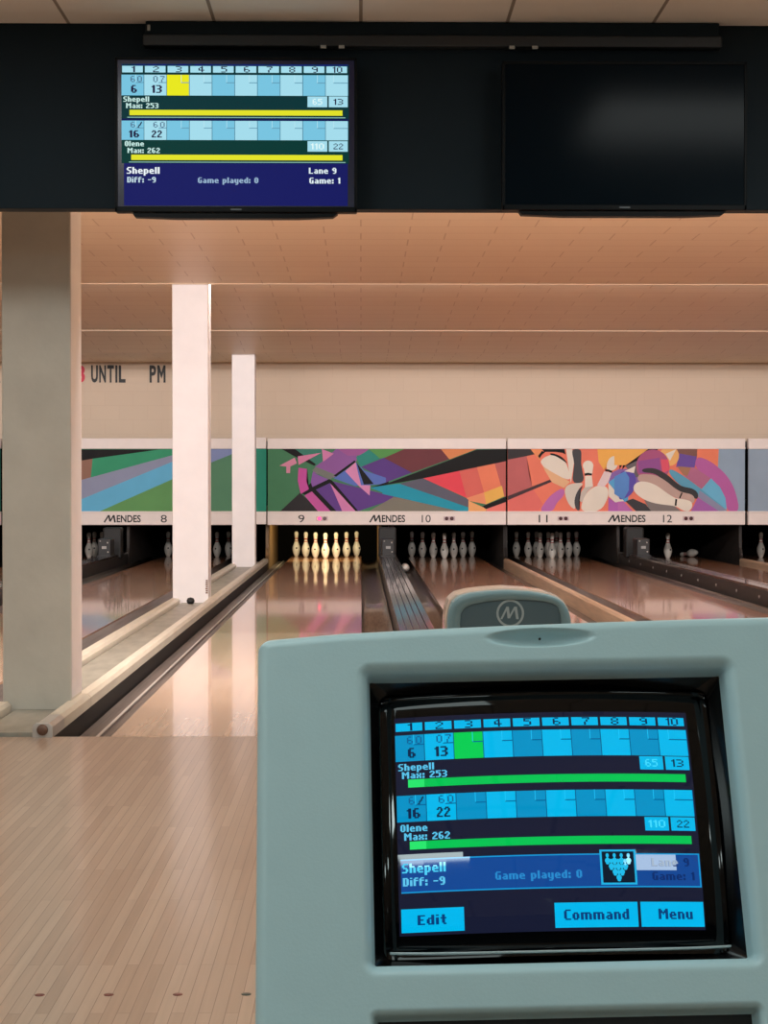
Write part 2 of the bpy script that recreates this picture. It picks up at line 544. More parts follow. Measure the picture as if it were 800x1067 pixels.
# ------------------------------------------------------------------ bowling pins
IN = 0.0254
PROF = [(0, 0), (0.95, 0), (1.015, 0.06), (1.20, 0.4), (1.414, 0.75), (1.70, 1.5), (1.98, 2.25), (2.22, 3.2), (2.35, 3.9), (2.383, 4.5), (2.34, 5.2), (2.20, 5.875),
        (1.97, 6.6), (1.70, 7.25), (1.42, 7.95), (1.18, 8.625), (1.0, 9.375), (0.905, 10.0), (0.90, 10.3), (0.945, 10.875), (1.055, 11.75), (1.18, 12.625), (1.265, 13.3), (1.273, 13.6),
        (1.20, 14.1), (1.02, 14.5), (0.75, 14.8), (0.40, 14.95), (0, 15.0)]
q = MB(); q.lathe([(r * IN, z * IN) for r, z in PROF], M_pin, 32, cap=False)
PIN0 = q.build('bowling_pin')
q = MB()
for zc in (9.15, 10.75):
    rr = 1.075 if zc < 10 else 0.955
    rb = 1.02 if zc < 10 else 0.985
    q.lathe([(rr * IN + 0.0006, (zc - 0.28) * IN), (rb * IN + 0.0012, (zc + 0.28) * IN)], M_red, 32, cap=False)
STR0 = q.build('neck_stripes', PIN0)
q = MB()
q.lathe([(0, 0), (0.013, 0.0)], M_ink, 14, axis=(0, -1, 0), origin=(0.012, -2.33 * IN - 0.001, 5.05 * IN), cap=False)
MRK0 = q.build('badge', PIN0)
used_pin = []
def pin(x, y, label, group, rot=0.0, mat4=None):
    if not used_pin:
        o = PIN0; used_pin.append(1)
    else:
        o = PIN0.copy(); C.objects.link(o)
        for ch in (STR0, MRK0):
            c = ch.copy(); C.objects.link(c); c.parent = o
    if mat4 is not None:
        o.matrix_world = mat4
    else:
        o.location = (x, y, 0.0005); o.rotation_euler = (0, 0, rot)
    tag(o, label, 'bowling pin', group)
P = 0.3048
POS = [(0, 0, 'head pin in front'), (-.5, 1, 'left in second row'), (.5, 1, 'right in second row'),
       (-1, 2, 'left in third row'), (0, 2, 'middle of third row'), (1, 2, 'right in third row'),
       (-1.5, 3, 'far left of back row'), (-.5, 3, 'inner left of back row'), (.5, 3, 'inner right of back row'), (1.5, 3, 'far right of back row')]
DESC = {7: ('pale grey', 'shadowy rack beside the grey column'), 8: ('grey', 'dim rack behind the columns'),
        9: ('lit cream', 'bright rack under number 9'), 10: ('grey white', 'rack under number 10'), 11: ('dim grey', 'rack under number 11')}
SHOW = {7: (2, 5, 8, 9), 8: (5, 6, 9), 9: (0, 1, 2, 3, 5, 6, 9), 10: (0, 1, 2, 3, 5, 6, 9), 11: tuple(range(10))}
for n in (7, 8, 9, 10, 11):
    for k in SHOW[n]:
        dx, row, w = POS[k]
        c, r = DESC[n]
        pin(LANES[n] + dx * P, HEAD + row * P * 0.866, f'{c} bowling pin, {w}, {r}', 'bowling pins set up at the lane ends', rot=random.uniform(-0.6, 0.6))
pin(LANES[12], HEAD, 'lone standing bowling pin under number 12', 'bowling pins set up at the lane ends', 0.3)
pin(LANES[13] - .5 * P, HEAD + P * 0.866, 'bowling pin standing at the edge beyond number 12', 'bowling pins set up at the lane ends', 0.1)
def lying(x, y, z, dirv):
    d = Vector(dirv).normalized()
    R = Vector((0, 0, 1)).rotation_difference(d).to_matrix().to_4x4()
    return Matrix.Translation((x, y, z)) @ R
# base towards the viewer, head away
pin(0, 0, 'fallen bowling pin lying base forward on the lane under number 12', 'fallen bowling pins', mat4=lying(5.03, 25.95, 0.0755, (-0.479, 0.878, -0.122)))
pin(0, 0, 'fallen bowling pin lying in the gutter left of the lane under number 10', 'fallen bowling pins', mat4=lying(LANES[10] - LW - 0.117, 23.0, -0.0105, (0.0, 1.0, -0.122)))

# ------------------------------------------------------------------ masking units with murals
def PX(px, py):                               # a point of the masking plane from its measured place
    return ((px - 376.0) * S, EYE + (508.0 - py) * S)
def conv(x0, y0, sc):
    return lambda pts: [PX(x0 + x / sc, y0 + y / sc) for x, y in pts]
A_ = conv(272, 452, 6.154); B_ = conv(400, 452, 6.154); C_ = conv(522, 452, 6.154); D_ = conv(648, 452, 5.263); E_ = conv(80, 452, 4.0)
def circ(cx, cy, r, n=28, a0=0, a1=2 * PI):
    return [(cx + r * math.cos(a0 + (a1 - a0) * k / n), cy + r * math.sin(a0 + (a1 - a0) * k / n)) for k in range(n + (0 if a1 - a0 > 6.2 else 1))]
def clip(poly, xmin, xmax, zmin, zmax):
    def cut(ps, f, g):
        out = []
        for i in range(len(ps)):
            a, c = ps[i], ps[(i + 1) % len(ps)]
            fa, fc = f(a), f(c)
            if fa >= 0: out.append(a)
            if (fa >= 0) != (fc >= 0):
                t = fa / (fa - fc)
                out.append((a[0] + (c[0] - a[0]) * t, a[1] + (c[1] - a[1]) * t))
        return out
    for f in (lambda p: p[0] - xmin, lambda p: xmax - p[0], lambda p: p[1] - zmin, lambda p: zmax - p[1]):
        if len(poly) < 3: return []
        poly = cut(poly, f, None)
    return poly
PAINT = {}
def paint(c):
    k = 'mural %d %d %d' % c
    return mat(k, c, 0.5, var=0.04, vscale=3, spec=0.15)
ZT_TOP = EYE + (508 - 456.7) * S
ZT_M1 = EYE + (508 - 467.5) * S
ZT_M0 = EYE + (508 - 533.0) * S
ZT_BOT = EYE + (508 - 547.0) * S

def chaikin(p, n=2):
    for _ in range(n):
        o = []
        for a, c in zip(p, p[1:] + p[:1]):
            o.append((a[0] * .75 + c[0] * .25, a[1] * .75 + c[1] * .25)); o.append((a[0] * .25 + c[0] * .75, a[1] * .25 + c[1] * .75))
        p = o
    return p
def masking(px0, px1, label, bg, polys, left_no=None, right_no=None, brand=None, no_px=(36, 166), led_px=(58, 188), lit=None):
    x0, x1 = (px0 - 376) * S, (px1 - 376) * S
    root = thing('masking_unit', label, 'masking unit', ((x0 + x1) / 2, YM, 0), 'masking units above the pins')
    ox = (x0 + x1) / 2
    g = 0.008
    q = MB()
    q.box(x0 - ox + g, x1 - ox - g, 0.0, 0.12, ZT_M1, ZT_TOP, M_mwhite, 0.008)
    q.box(x0 - ox + g, x1 - ox - g, -0.012, 0.01, ZT_M1 - 0.004, ZT_M1 + 0.022, M_mwhite, 0.004)
    q.build('top_rail', root)
    q = MB()
    q.box(x0 - ox + g, x1 - ox - g, -0.004, 0.12, ZT_BOT, ZT_M0, M_mwhite, 0.008)
    q.box(x0 - ox + g, x1 - ox - g, -0.016, 0.01, ZT_M0 - 0.022, ZT_M0 + 0.004, M_mwhite, 0.004)
    strip = q.build('number_strip', root)
    q = MB()
    q.box(x0 - ox + g + 0.004, x1 - ox - g - 0.004, 0.012, 0.05, ZT_M0, ZT_M1, paint(bg))
    for k, (c, poly) in enumerate(polys):
        pl = clip(poly, x0 + g + 0.005, x1 - g - 0.005, ZT_M0 + 0.002, ZT_M1 - 0.002)
        if len(pl) < 3: continue
        yy = 0.0115 - 0.00018 * k
        t = bmesh.new()
        vs = [t.verts.new((x - ox, yy, z)) for x, z in pl]
        try:
            f = t.faces.new(vs)
        except ValueError:
            t.free(); continue
        bmesh.ops.triangulate(t, faces=[f], ngon_method='EAR_CLIP')
        for f in t.faces:
            if f.normal.y > 0: f.normal_flip()
        q.merge(t, paint(c))
    q.build('mural_panel', root, recalc=False)
    zc = (ZT_BOT + ZT_M0) / 2 - 0.006
    for no, npx, lpx, on in ((left_no, no_px[0], led_px[0], lit), (right_no, no_px[1], led_px[1], None)):
        if no is None: continue
        cxm = (px0 + npx - 376) * S - ox
        w = 0.042 if len(no) == 1 else 0.062
        letters('lane_number', no, cxm - w, cxm + w, zc - 0.052, zc + 0.052, -0.004, 0.004, M_ink, strip)
        lx = (px0 + lpx - 376) * S - ox
        q = MB(); q.box(lx - 0.08, lx + 0.08, -0.010, -0.002, zc - 0.028, zc + 0.034, mat('led plate', (206, 184, 186), 0.5), 0.004); pl = q.build('indicator', strip)
        for s_ in (-1, 1):
            q = MB()
            if on and s_ < 0:
                mm = mat('red lamp lit', (240, 60, 110), 0.3, emit=(255, 60, 120), estr=2.5)
            elif on:
                mm = mat('grey lamp', (120, 105, 105), 0.3)
            else:
                mm = mat('dark red lamp', (70, 16, 22), 0.3)
            q.lathe([(0.026, 0), (0.024, 0.006), (0.014, 0.012), (0, 0.014)], mm, 18, axis=(0, -1, 0), origin=(lx + s_ * 0.036, -0.010, zc + 0.002), cap=False)
            q.build('lamp', pl)
    if brand:
        a = (px0 + brand[0] - 376) * S - ox
        e = (px0 + brand[1] - 376) * S - ox
        w = e - a
        letters('brand_lettering', 'ENDES', a + w * 0.345, e, zc - 0.05, zc + 0.05, -0.004, 0.004, M_ink, strip, offset=0.022)
        # slanting first letter with a long tail
        q = MB()
        def st(p0, p1, th):
            d = Vector((p1[0] - p0[0], 0, p1[1] - p0[1])); nrm = Vector((d.z, 0, -d.x)).normalized() * th / 2
            q.face([(p0[0] - nrm.x, -0.0085, p0[1] - nrm.z), (p0[0] + nrm.x, -0.0085, p0[1] + nrm.z), (p1[0] + nrm.x, -0.0085, p1[1] + nrm.z), (p1[0] - nrm.x, -0.0085, p1[1] - nrm.z)], M_ink)
        zb, zt = zc - 0.05, zc + 0.05
        st((a + w * 0.005, zb), (a + w * 0.13, zt), 0.02)
        st((a + w * 0.13, zt), (a + w * 0.165, zb + 0.012), 0.024)
        st((a + w * 0.165, zb + 0.012), (a + w * 0.265, zt), 0.018)
        st((a + w * 0.265, zt), (a + w * 0.30, zb), 0.024)
        q.build('brand_initial', strip)
    return root

K = (18, 17, 18)
m910 = [
 ((62, 130, 112), A_([(215, 98), (390, 98), (390, 180), (350, 205), (262, 135)])),
 ((142, 92, 158), A_([(348, 210), (392, 178), (480, 98), (620, 98), (612, 175), (465, 280), (330, 250)])),
 ((160, 92, 152), A_([(490, 98), (692, 98), (640, 138), (555, 140)])),
 ((48, 138, 126), A_([(608, 150), (690, 105), (770, 155), (640, 212)])),
 ((88, 152, 82), A_([(690, 96), (930, 96), (800, 152), (760, 158)])),
 ((92, 62, 136), A_([(640, 212), (792, 152), (970, 248), (800, 312), (770, 280)])),
 ((118, 122, 116), A_([(325, 235), (352, 212), (475, 262), (440, 297)])),
 ((138, 92, 168), A_([(312, 345), (330, 248), (442, 297), (350, 350)])),
 ((98, 64, 140), A_([(345, 352), (440, 300), (800, 388), (885, 408), (620, 497), (480, 497)])),
 ((92, 116, 192), A_([(465, 285), (610, 185), (660, 235), (800, 282), (800, 322), (640, 332), (600, 335)])),
 ((40, 150, 180), A_([(700, 346), (800, 328), (800, 385)])),
 ((128, 124, 112), A_([(850, 405), (690, 497), (1500, 497)])),
 ((112, 60, 66), B_([(0, 155), (130, 98), (365, 98), (422, 162), (180, 250)])),
 ((226, 142, 92), B_([(365, 98), (595, 98), (420, 164)])),
 ((232, 76, 90), B_([(250, 285), (482, 233), (530, 412)])),
 ((220, 108, 98), B_([(482, 233), (595, 212), (642, 377), (530, 412)])),
 ((236, 132, 100), B_([(595, 212), (710, 188), (757, 335), (642, 377)])),
 ((192, 102, 98), B_([(710, 188), (790, 172), (790, 402), (770, 402)])),
 ((236, 182, 92), B_([(642, 377), (757, 333), (772, 402), (655, 452)])),
 ((236, 150, 110), B_([(530, 412), (642, 376), (656, 452), (542, 430)])),
 ((238, 172, 112), B_([(540, 428), (662, 482), (650, 500), (540, 500)])),
 ((236, 128, 118), B_([(655, 500), (662, 480), (790, 430), (790, 500)])),
 ((96, 96, 112), B_([(100, 320), (250, 285), (542, 422), (542, 472)])),
 ((128, 124, 112), B_([(0, 450), (85, 408), (480, 500), (-100, 500)])),
 ((38, 152, 178), B_([(-10, 332), (100, 320), (542, 472), (542, 500), (482, 497), (-10, 386)])),
 (K, B_([(-10, 330), (595, 102), (790, 98), (790, 174), (250, 286), (0, 330)])),
 (K, B_([(630, 465), (790, 400), (790, 435), (655, 483)])),
 (K, A_([(700, 345), (800, 312), (820, 305), (810, 328)])),
 ((46, 44, 46), A_([(122, 497), (250, 378), (380, 497)])),
 (K, A_([(130, 96), (215, 96), (352, 196), (340, 205), (205, 140)])),
 (K, A_([(465, 268), (600, 170), (606, 182), (482, 275)])),
 (K, A_([(300, 335), (320, 314), (332, 352), (310, 365)])),
 (K, A_([(252, 378), (436, 290), (456, 300), (624, 497), (600, 497), (440, 316), (280, 392)])),
 (K, A_([(318, 362), (345, 352), (484, 497), (440, 497), (325, 372)])),
 (K, A_([(612, 186), (722, 322), (658, 326)])),
 ((198, 84, 162), A_([(240, 218), (295, 225), (290, 300), (306, 356), (254, 386), (235, 300)])),
 ((198, 92, 162), A_([(278, 396), (325, 370), (446, 497), (365, 497)])),
 ((212, 132, 182), A_([(443, 318), (606, 497), (520, 497)])),
 ((214, 142, 186), A_([(538, 240), (606, 182), (640, 330), (700, 330), (695, 396), (628, 336)])),
 ((214, 142, 170), A_([(118, 205), (215, 153), (230, 190), (186, 210), (160, 210)])),
 ((214, 142, 170), A_([(162, 206), (188, 206), (186, 252), (162, 252)])),
 ((214, 132, 170), A_([(235, 145), (386, 122), (240, 200)])),
 ((210, 130, 176), A_([(390, 98), (466, 128), (397, 180)])),
]
CR = (232, 222, 208)
m1112 = [
 ((58, 54, 56), C_([(30, 98), (190, 98), (222, 130), (30, 172)])),
 ((192, 104, 104), C_([(30, 168), (165, 143), (180, 260), (200, 335), (30, 412)])),
 ((228, 116, 108), C_([(30, 430), (200, 345), (270, 450), (240, 500), (30, 500)])),
 ((72, 54, 60), C_([(30, 405), (315, 294), (326, 308), (30, 432)])),
 ((188, 110, 178), C_([(245, 500), (285, 435), (330, 385), (402, 343), (412, 392), (355, 445), (335, 500)])),
 ((240, 150, 100), C_([(190, 98), (265, 98), (250, 170), (215, 130)])),
 ((232, 184, 142), C_([(255, 175), (300, 228), (445, 308), (405, 347), (330, 312), (285, 240)])),
 (CR, C_([(252, 170), (300, 138), (352, 134), (412, 172), (436, 232), (452, 312), (300, 230), (262, 200)])),
 (K, C_([(238, 142), (262, 110), (285, 116), (262, 136), (248, 158)])),
 (K, C_([(262, 98), (408, 98), (416, 132), (395, 122), (350, 116), (280, 116)])),
 (K, C_([(312, 124), (350, 128), (400, 152), (432, 196), (395, 168), (350, 142), (318, 136)])),
 (CR, C_([(418, 98), (458, 98), (470, 180), (450, 318), (436, 232), (428, 170)])),
 ((74, 74, 78), C_([(462, 98), (508, 98), (518, 120), (514, 180), (522, 230), (538, 312), (455, 320), (472, 220), (468, 170), (456, 120)])),
 ((242, 178, 88), C_([(620, 96), (920, 96), (780, 190), (690, 200), (660, 230), (628, 180)])),
 (CR, C_(circ(560, 205, 34, 24))),
 (CR, C_([(528, 200), (594, 200), (586, 265), (540, 265)])),
 (K, C_([(537, 254), (560, 250), (586, 255), (584, 268), (560, 264), (538, 270)])),
 (CR, C_([(540, 270), (584, 268), (592, 340), (540, 350)])),
 ((214, 206, 194), C_([(408, 350), (440, 320), (538, 312), (500, 350), (470, 420), (482, 492), (440, 460), (415, 405)])),
 ((74, 74, 78), C_([(532, 325), (505, 380), (498, 430), (512, 492), (485, 492), (468, 435), (490, 365)])),
 ((200, 190, 180), C_([(536, 345), (594, 335), (555, 372), (520, 440), (505, 430), (515, 375)])),
 (CR, C_([(514, 500), (520, 440), (552, 374), (600, 338), (650, 328), (690, 348), (692, 405), (640, 500)])),
 ((140, 104, 172), C_([(690, 310), (712, 250), (760, 225), (900, 225), (900, 330)])),
 ((92, 168, 214), C_([(690, 312), (735, 280), (800, 268), (830, 320), (815, 440), (792, 436)])),
 (CR, C_([(690, 315), (792, 432), (735, 440), (694, 402)])),
 ((178, 100, 180), C_([(692, 408), (735, 440), (792, 436), (830, 500), (690, 500)])),
 ((226, 206, 208), C_([(664, 240), (712, 250), (690, 310), (662, 342), (618, 330)])),
 (CR, C_([(678, 205), (690, 165), (715, 142), (745, 145), (760, 172), (742, 222), (715, 238), (680, 228)])),
 (K, C_([(668, 228), (690, 228), (716, 238), (712, 252), (690, 242), (672, 240)])),
 (K, C_([(738, 134), (770, 128), (788, 150), (784, 195), (752, 240), (774, 195), (772, 158)])),
 (K, C_([(775, 120), (800, 116), (812, 150), (806, 200), (770, 240), (796, 195), (798, 150)])),
 # right half
 ((148, 168, 188), D_([(528, 78), (700, 78), (700, 430), (640, 430), (560, 250), (525, 180)])),
 ((240, 134, 102), D_([(415, 78), (535, 78), (530, 182), (412, 126)])),
 ((132, 92, 84), D_([(300, 78), (416, 78), (415, 126), (318, 112)])),
 ((110, 82, 162), D_([(318, 108), (414, 125), (402, 186), (300, 182)])),
 ((242, 180, 92), D_([(-40, 84), (150, 84), (20, 172), (-40, 172)])),
 (K, D_([(148, 82), (205, 82), (100, 150), (15, 178)])),
 ((108, 100, 104), D_([(20, 178), (100, 140), (120, 220), (80, 240), (40, 200)])),
 ((240, 182, 112), D_(circ(262, 122, 54))),
 ((232, 222, 210), D_([(242, 110), (300, 84), (266, 148)])),
 ((176, 90, 132), D_(circ(172, 178, 92))),
 ((150, 84, 150), D_([(90, 150), (210, 130), (215, 215), (95, 215)])),
 ((226, 90, 110), D_([(215, 140), (258, 140), (262, 200), (225, 215)])),
 ((96, 162, 192), D_([(268, 188), (350, 236), (442, 304), (600, 430), (540, 430), (420, 330), (320, 285), (258, 215)])),
 ((180, 110, 142), D_([(330, 182), (402, 184), (492, 244), (442, 302), (340, 226)])),
 ((170, 122, 96), D_([(305, 178), (382, 184), (362, 232), (340, 226)])),
 ((186, 100, 166), D_([(412, 124), (470, 140), (530, 180), (590, 240), (630, 320), (652, 430), (582, 430), (572, 350), (540, 290), (490, 242), (400, 186)])),
 ((110, 182, 216), D_([(440, 304), (492, 244), (542, 292), (572, 352), (580, 418)])),
 ((142, 144, 172), D_([(430, 310), (580, 420), (580, 430), (520, 430), (420, 345)])),
 ((166, 100, 172), D_([(420, 350), (545, 430), (380, 430)])),
 ((96, 80, 172), D_([(-20, 215), (30, 200), (72, 215), (82, 260), (62, 330), (0, 365), (-20, 350)])),
 ((92, 140, 206), D_([(-40, 235), (20, 205), (42, 240), (40, 310), (10, 362), (-40, 330)])),
 ((232, 222, 210), D_([(15, 205), (76, 176), (68, 215)])),
 ((190, 110, 180), D_([(-20, 372), (10, 370), (66, 430), (-20, 430)])),
 ((130, 120, 118), D_([(125, 362), (280, 388), (335, 430), (160, 430)])),
 ((64, 62, 66), D_([(22, 370), (62, 356), (132, 386), (168, 430), (85, 430)])),
 ((60, 58, 60), D_([(112, 192), (160, 186), (200, 194), (250, 222), (300, 268), (335, 290), (395, 300), (424, 328), (418, 362), (385, 345), (310, 312), (230, 252), (180, 216), (114, 212)])),
 ((192, 162, 152), D_([(92, 225), (130, 220), (190, 226), (250, 262), (300, 306), (335, 322), (390, 332), (406, 360), (390, 388), (320, 358), (230, 325), (120, 270), (86, 255)])),
 (CR, D_([(62, 290), (85, 264), (130, 260), (190, 280), (250, 326), (300, 356), (340, 358), (385, 370), (392, 400), (370, 428), (330, 418), (300, 396), (200, 386), (130, 366), (72, 325)])),
 (K, D_([(330, 320), (336, 326), (322, 356), (316, 352)])),
 (K, D_([(296, 356), (306, 360), (302, 396), (292, 394)])),
]
m1112 = [(c, chaikin(p) if len(p) >= 7 else p) for c, p in m1112]
m78 = [
 (K, E_([(-200, 66), (345, 66), (28, 114), (-200, 150)])),
 ((146, 108, 92), E_([(-200, 150), (68, 104), (60, 186), (-200, 250)])),
 ((56, 152, 112), E_([(68, 104), (345, 66), (420, 64), (420, 88), (60, 186)])),
 ((142, 148, 174), E_([(-200, 250), (60, 182), (420, 84), (420, 112), (28, 272), (-200, 330)])),
 ((100, 178, 216), E_([(-200, 340), (28, 270), (420, 108), (420, 182), (90, 328), (-200, 330)])),
 ((98, 152, 92), E_([(86, 328), (420, 180), (565, 118), (565, 328)])),
 ((134, 148, 192), E_([(420, 66), (690, 62), (640, 88), (560, 122), (420, 182)])),
 ((88, 138, 106), E_([(560, 120), (645, 86), (700, 60), (700, 330), (560, 330)])),
]
masking(3, 253, 'masking unit with green and blue mural stripes and number 8, behind the columns', (80, 140, 104), m78, None, '8', (106, 144), no_px=(36, 168), led_px=(58, 205))
masking(278, 528, 'masking unit with abstract purple and red mural, numbers 9 and 10', (72, 128, 92), m910, '9', '10', (107, 144), no_px=(36, 166), led_px=(57.5, 190), lit=True)
masking(528, 778, 'masking unit with mural of tumbling bowling pins, numbers 11 and 12', (236, 128, 104), m1112, '11', '12', (106, 145), no_px=(38, 168), led_px=(59, 190))
masking(780, 1030, 'plain blue grey masking unit cut off by the right edge', (150, 168, 186), [], None, None)
masking(-248, 2, 'teal masking unit peeking out left of the grey column', (40, 120, 104), [], None, None)
# filler between the units behind the far column
x0, x1 = (253.6 - 376) * S, (277.4 - 376) * S
root = thing('filler_panel', 'narrow teal filler panel just right of the farthest column', 'filler panel', ((x0 + x1) / 2, YM, 0))
h = (x1 - x0) / 2
boxobj('top_rail', (-h, h, 0.0, 0.12, ZT_M1, ZT_TOP + 0.015, M_mwhite), parent=root, bev=0.006) if False else None
q = MB(); q.box(-h, h, 0.0, 0.12, ZT_M1, ZT_TOP + 0.012, M_mwhite, 0.006); q.build('top_rail', root)
q = MB(); q.box(-h, h, 0.012, 0.05, ZT_M0, ZT_M1, paint((40, 136, 112))); q.build('teal_panel', root)
q = MB(); q.box(-h, h, -0.004, 0.12, ZT_BOT + 0.01, ZT_M0, M_mwhite, 0.006); q.build('bottom_strip', root)

# wall lettering above the masking
YW = 24.5
def W(px, py):
    return ((px - 376.0) * YW / F, EYE + (508.0 - py) * YW / F)
M_redl = mat('red lettering', (214, 48, 78), 0.5)
def word(txt, px0, px1, label, m):
    xa, zb = W(px0, 399); xb, zt = W(px1, 381)
    root = thing('wall_lettering', label, 'lettering', ((xa + xb) / 2, YW, zb), 'lettering on the back wall')
    n = len(txt)
    ww = {'I': 0.30, 'M': 1.25}
    tot = sum(ww.get(c, 1.0) for c in txt) + 0.22 * (n - 1)
    u = (xb - xa) / tot
    x = xa
    for c in txt:
        w = ww.get(c, 1.0) * u
        if c == 'M':
            h = zt - zb; xl = x - (xa + xb) / 2; t_ = w * 0.24
            q = MB()
            for pg in ([(0, 0), (t_, 0), (t_, h), (0, h)], [(w - t_, 0), (w, 0), (w, h), (w - t_, h)], [(t_, h), (t_, h * 0.62), (w / 2, h * 0.22), (w - t_, h * 0.62), (w - t_, h), (w / 2, h * 0.58)]):
                q.prism_y([(xl + a, z) for a, z in pg], -0.012, 0.0, m)
            q.build('letter', root)
            continue
        letters('letter', c, x - (xa + xb) / 2, x + w - (xa + xb) / 2, 0, zt - zb, 0.0, 0.012, m, root, offset=0.03)
        x += w + 0.22 * u
    return root
word('UNTIL', 96, 131.5, 'black wall lettering UNTIL between the grey and white columns', M_ink)
word('PM', 156.5, 173, 'black wall lettering PM beside the middle white column', M_ink)
word('3', 81, 89.5, 'red numeral on the wall half hidden by the grey column', M_redl)
word('R', -5, 1.8, 'black letter on the wall at the left picture edge', M_ink)

# ------------------------------------------------------------------ small things on the floor
M_dotr = mat('red inlay', (120, 52, 40), 0.35)
M_dotg = mat('green inlay', (58, 66, 56), 0.35)
for k, (x, m, lab) in enumerate(((-0.662, M_dotr, 'red brown round marker dot on the approach, first from the left'),
                                 (-0.520, M_dotr, 'red brown round marker dot on the approach, second from the left'),
                                 (-0.378, M_dotr, 'red brown round marker dot on the approach, third from the left'),
                                 (-0.237, M_dotg, 'dark green round marker dot on the approach beside the console'))):
    q = MB(); q.lathe([(0.0102, -0.004), (0.0102, 0.0006), (0, 0.0008)], m, 24, origin=(0, 0, 0), cap=False)
    o = q.build('approach_dot', loc=(x, 3.575, 0)); tag(o, lab, 'marker dot', 'approach marker dots')
q = MB(); q.lathe([(0, 0), (0.022, 0.0), (0.034, 0.014), (0.036, 0.03), (0.026, 0.05), (0, 0.058)], M_mattblack, 20, cap=False)
o = q.build('floor_knob', loc=(-1.505, 15.36, 0.018)); tag(o, 'small dark round knob on the platform at the foot of the middle column', 'knob')

# ------------------------------------------------------------------ bitmap lettering for the scoring screens
G = {
 'S': '.####/##.../##.../.###./...##/...##/####.', 'h': '##.../##.../####./##.##/##.##/##.##/##.##', 'e': '...../...../.###./##.##/#####/##.../.####',
 'p': '...../...../####./##.##/##.##/##.##/####./##.../##...', 'l': '##/##/##/##/##/##/##', 'O': '.###./##.##/##.##/##.##/##.##/##.##/.###.',
 'n': '...../...../####./##.##/##.##/##.##/##.##', 'M': '##...##/###.###/#######/##.#.##/##...##/##...##/##...##', 'a': '...../...../.###./...##/.####/##.##/.####',
 'x': '...../...../##.##/##.##/.###./##.##/##.##', ':': '../../##/##/../##/##', 'D': '####./##.##/##.##/##.##/##.##/##.##/####.', 'i': '##/../##/##/##/##/##',
 'f': '.###/##../####/##../##../##../##..', '-': '..../..../..../####/..../..../....', 'G': '.####/##.../##.../##.##/##.##/##.##/.####',
 'm': '......../......../#######./##.##.##/##.##.##/##.##.##/##.##.##', 'y': '...../...../##.##/##.##/##.##/##.##/.####/...##/.###.',
 'd': '...##/...##/.####/##.##/##.##/##.##/.####', 'L': '##.../##.../##.../##.../##.../##.../#####', 'E': '#####/##.../##.../####./##.../##.../#####',
 't': '.##../.##../####./.##../.##../.##../..##.', 'C': '.####/##.../##.../##.../##.../##.../.####', 'o': '...../...../.###./##.##/##.##/##.##/.###.',
 'u': '...../...../##.##/##.##/##.##/##.##/.####', '0': '.###./##.##/##.##/##.##/##.##/##.##/.###.', '1': '.##/###/.##/.##/.##/.##/.##', '2': '.###./##.##/...##/..##./.##../##.../#####',
 '3': '####./...##/...##/.###./...##/...##/####.', '4': '...##/..###/.####/##.##/#####/...##/...##', '5': '#####/##.../####./...##/...##/...##/####.',
 '6': '.###./##.../##.../####./##.##/##.##/.###.', '7': '#####/...##/...##/..##./..##./.##../.##..', '8': '.###./##.##/##.##/.###./##.##/##.##/.###.',
 '9': '.###./##.##/##.##/.####/...##/...##/.###.', '/': '....#/...##/...#./..##./.##../.#.../##...', ' ': '.../.../.../.../.../.../...',
}
THIN = {'6': '.##./#.../#.../###./#..#/#..#/.##.', '0': '.##./#..#/#..#/#..#/#..#/#..#/.##.', '7': '####/...#/..#./..#./.#../.#../.#..', '/': G['/'], ' ': '..',
        '1': '.#/##/.#/.#/.#/.#/.#', '3': '###./...#/...#/.##./...#/...#/###.', '2': '.##./#..#/...#/..#./.#../#.../####', '5': '####/#.../###./...#/...#/...#/###.',
        '4': '..#./.##./#.#./#.#./####/..#./..#.', '8': '.##./#..#/#..#/.##./#..#/#..#/.##.', '9': '.##./#..#/#..#/.###/...#/...#/.##.'}

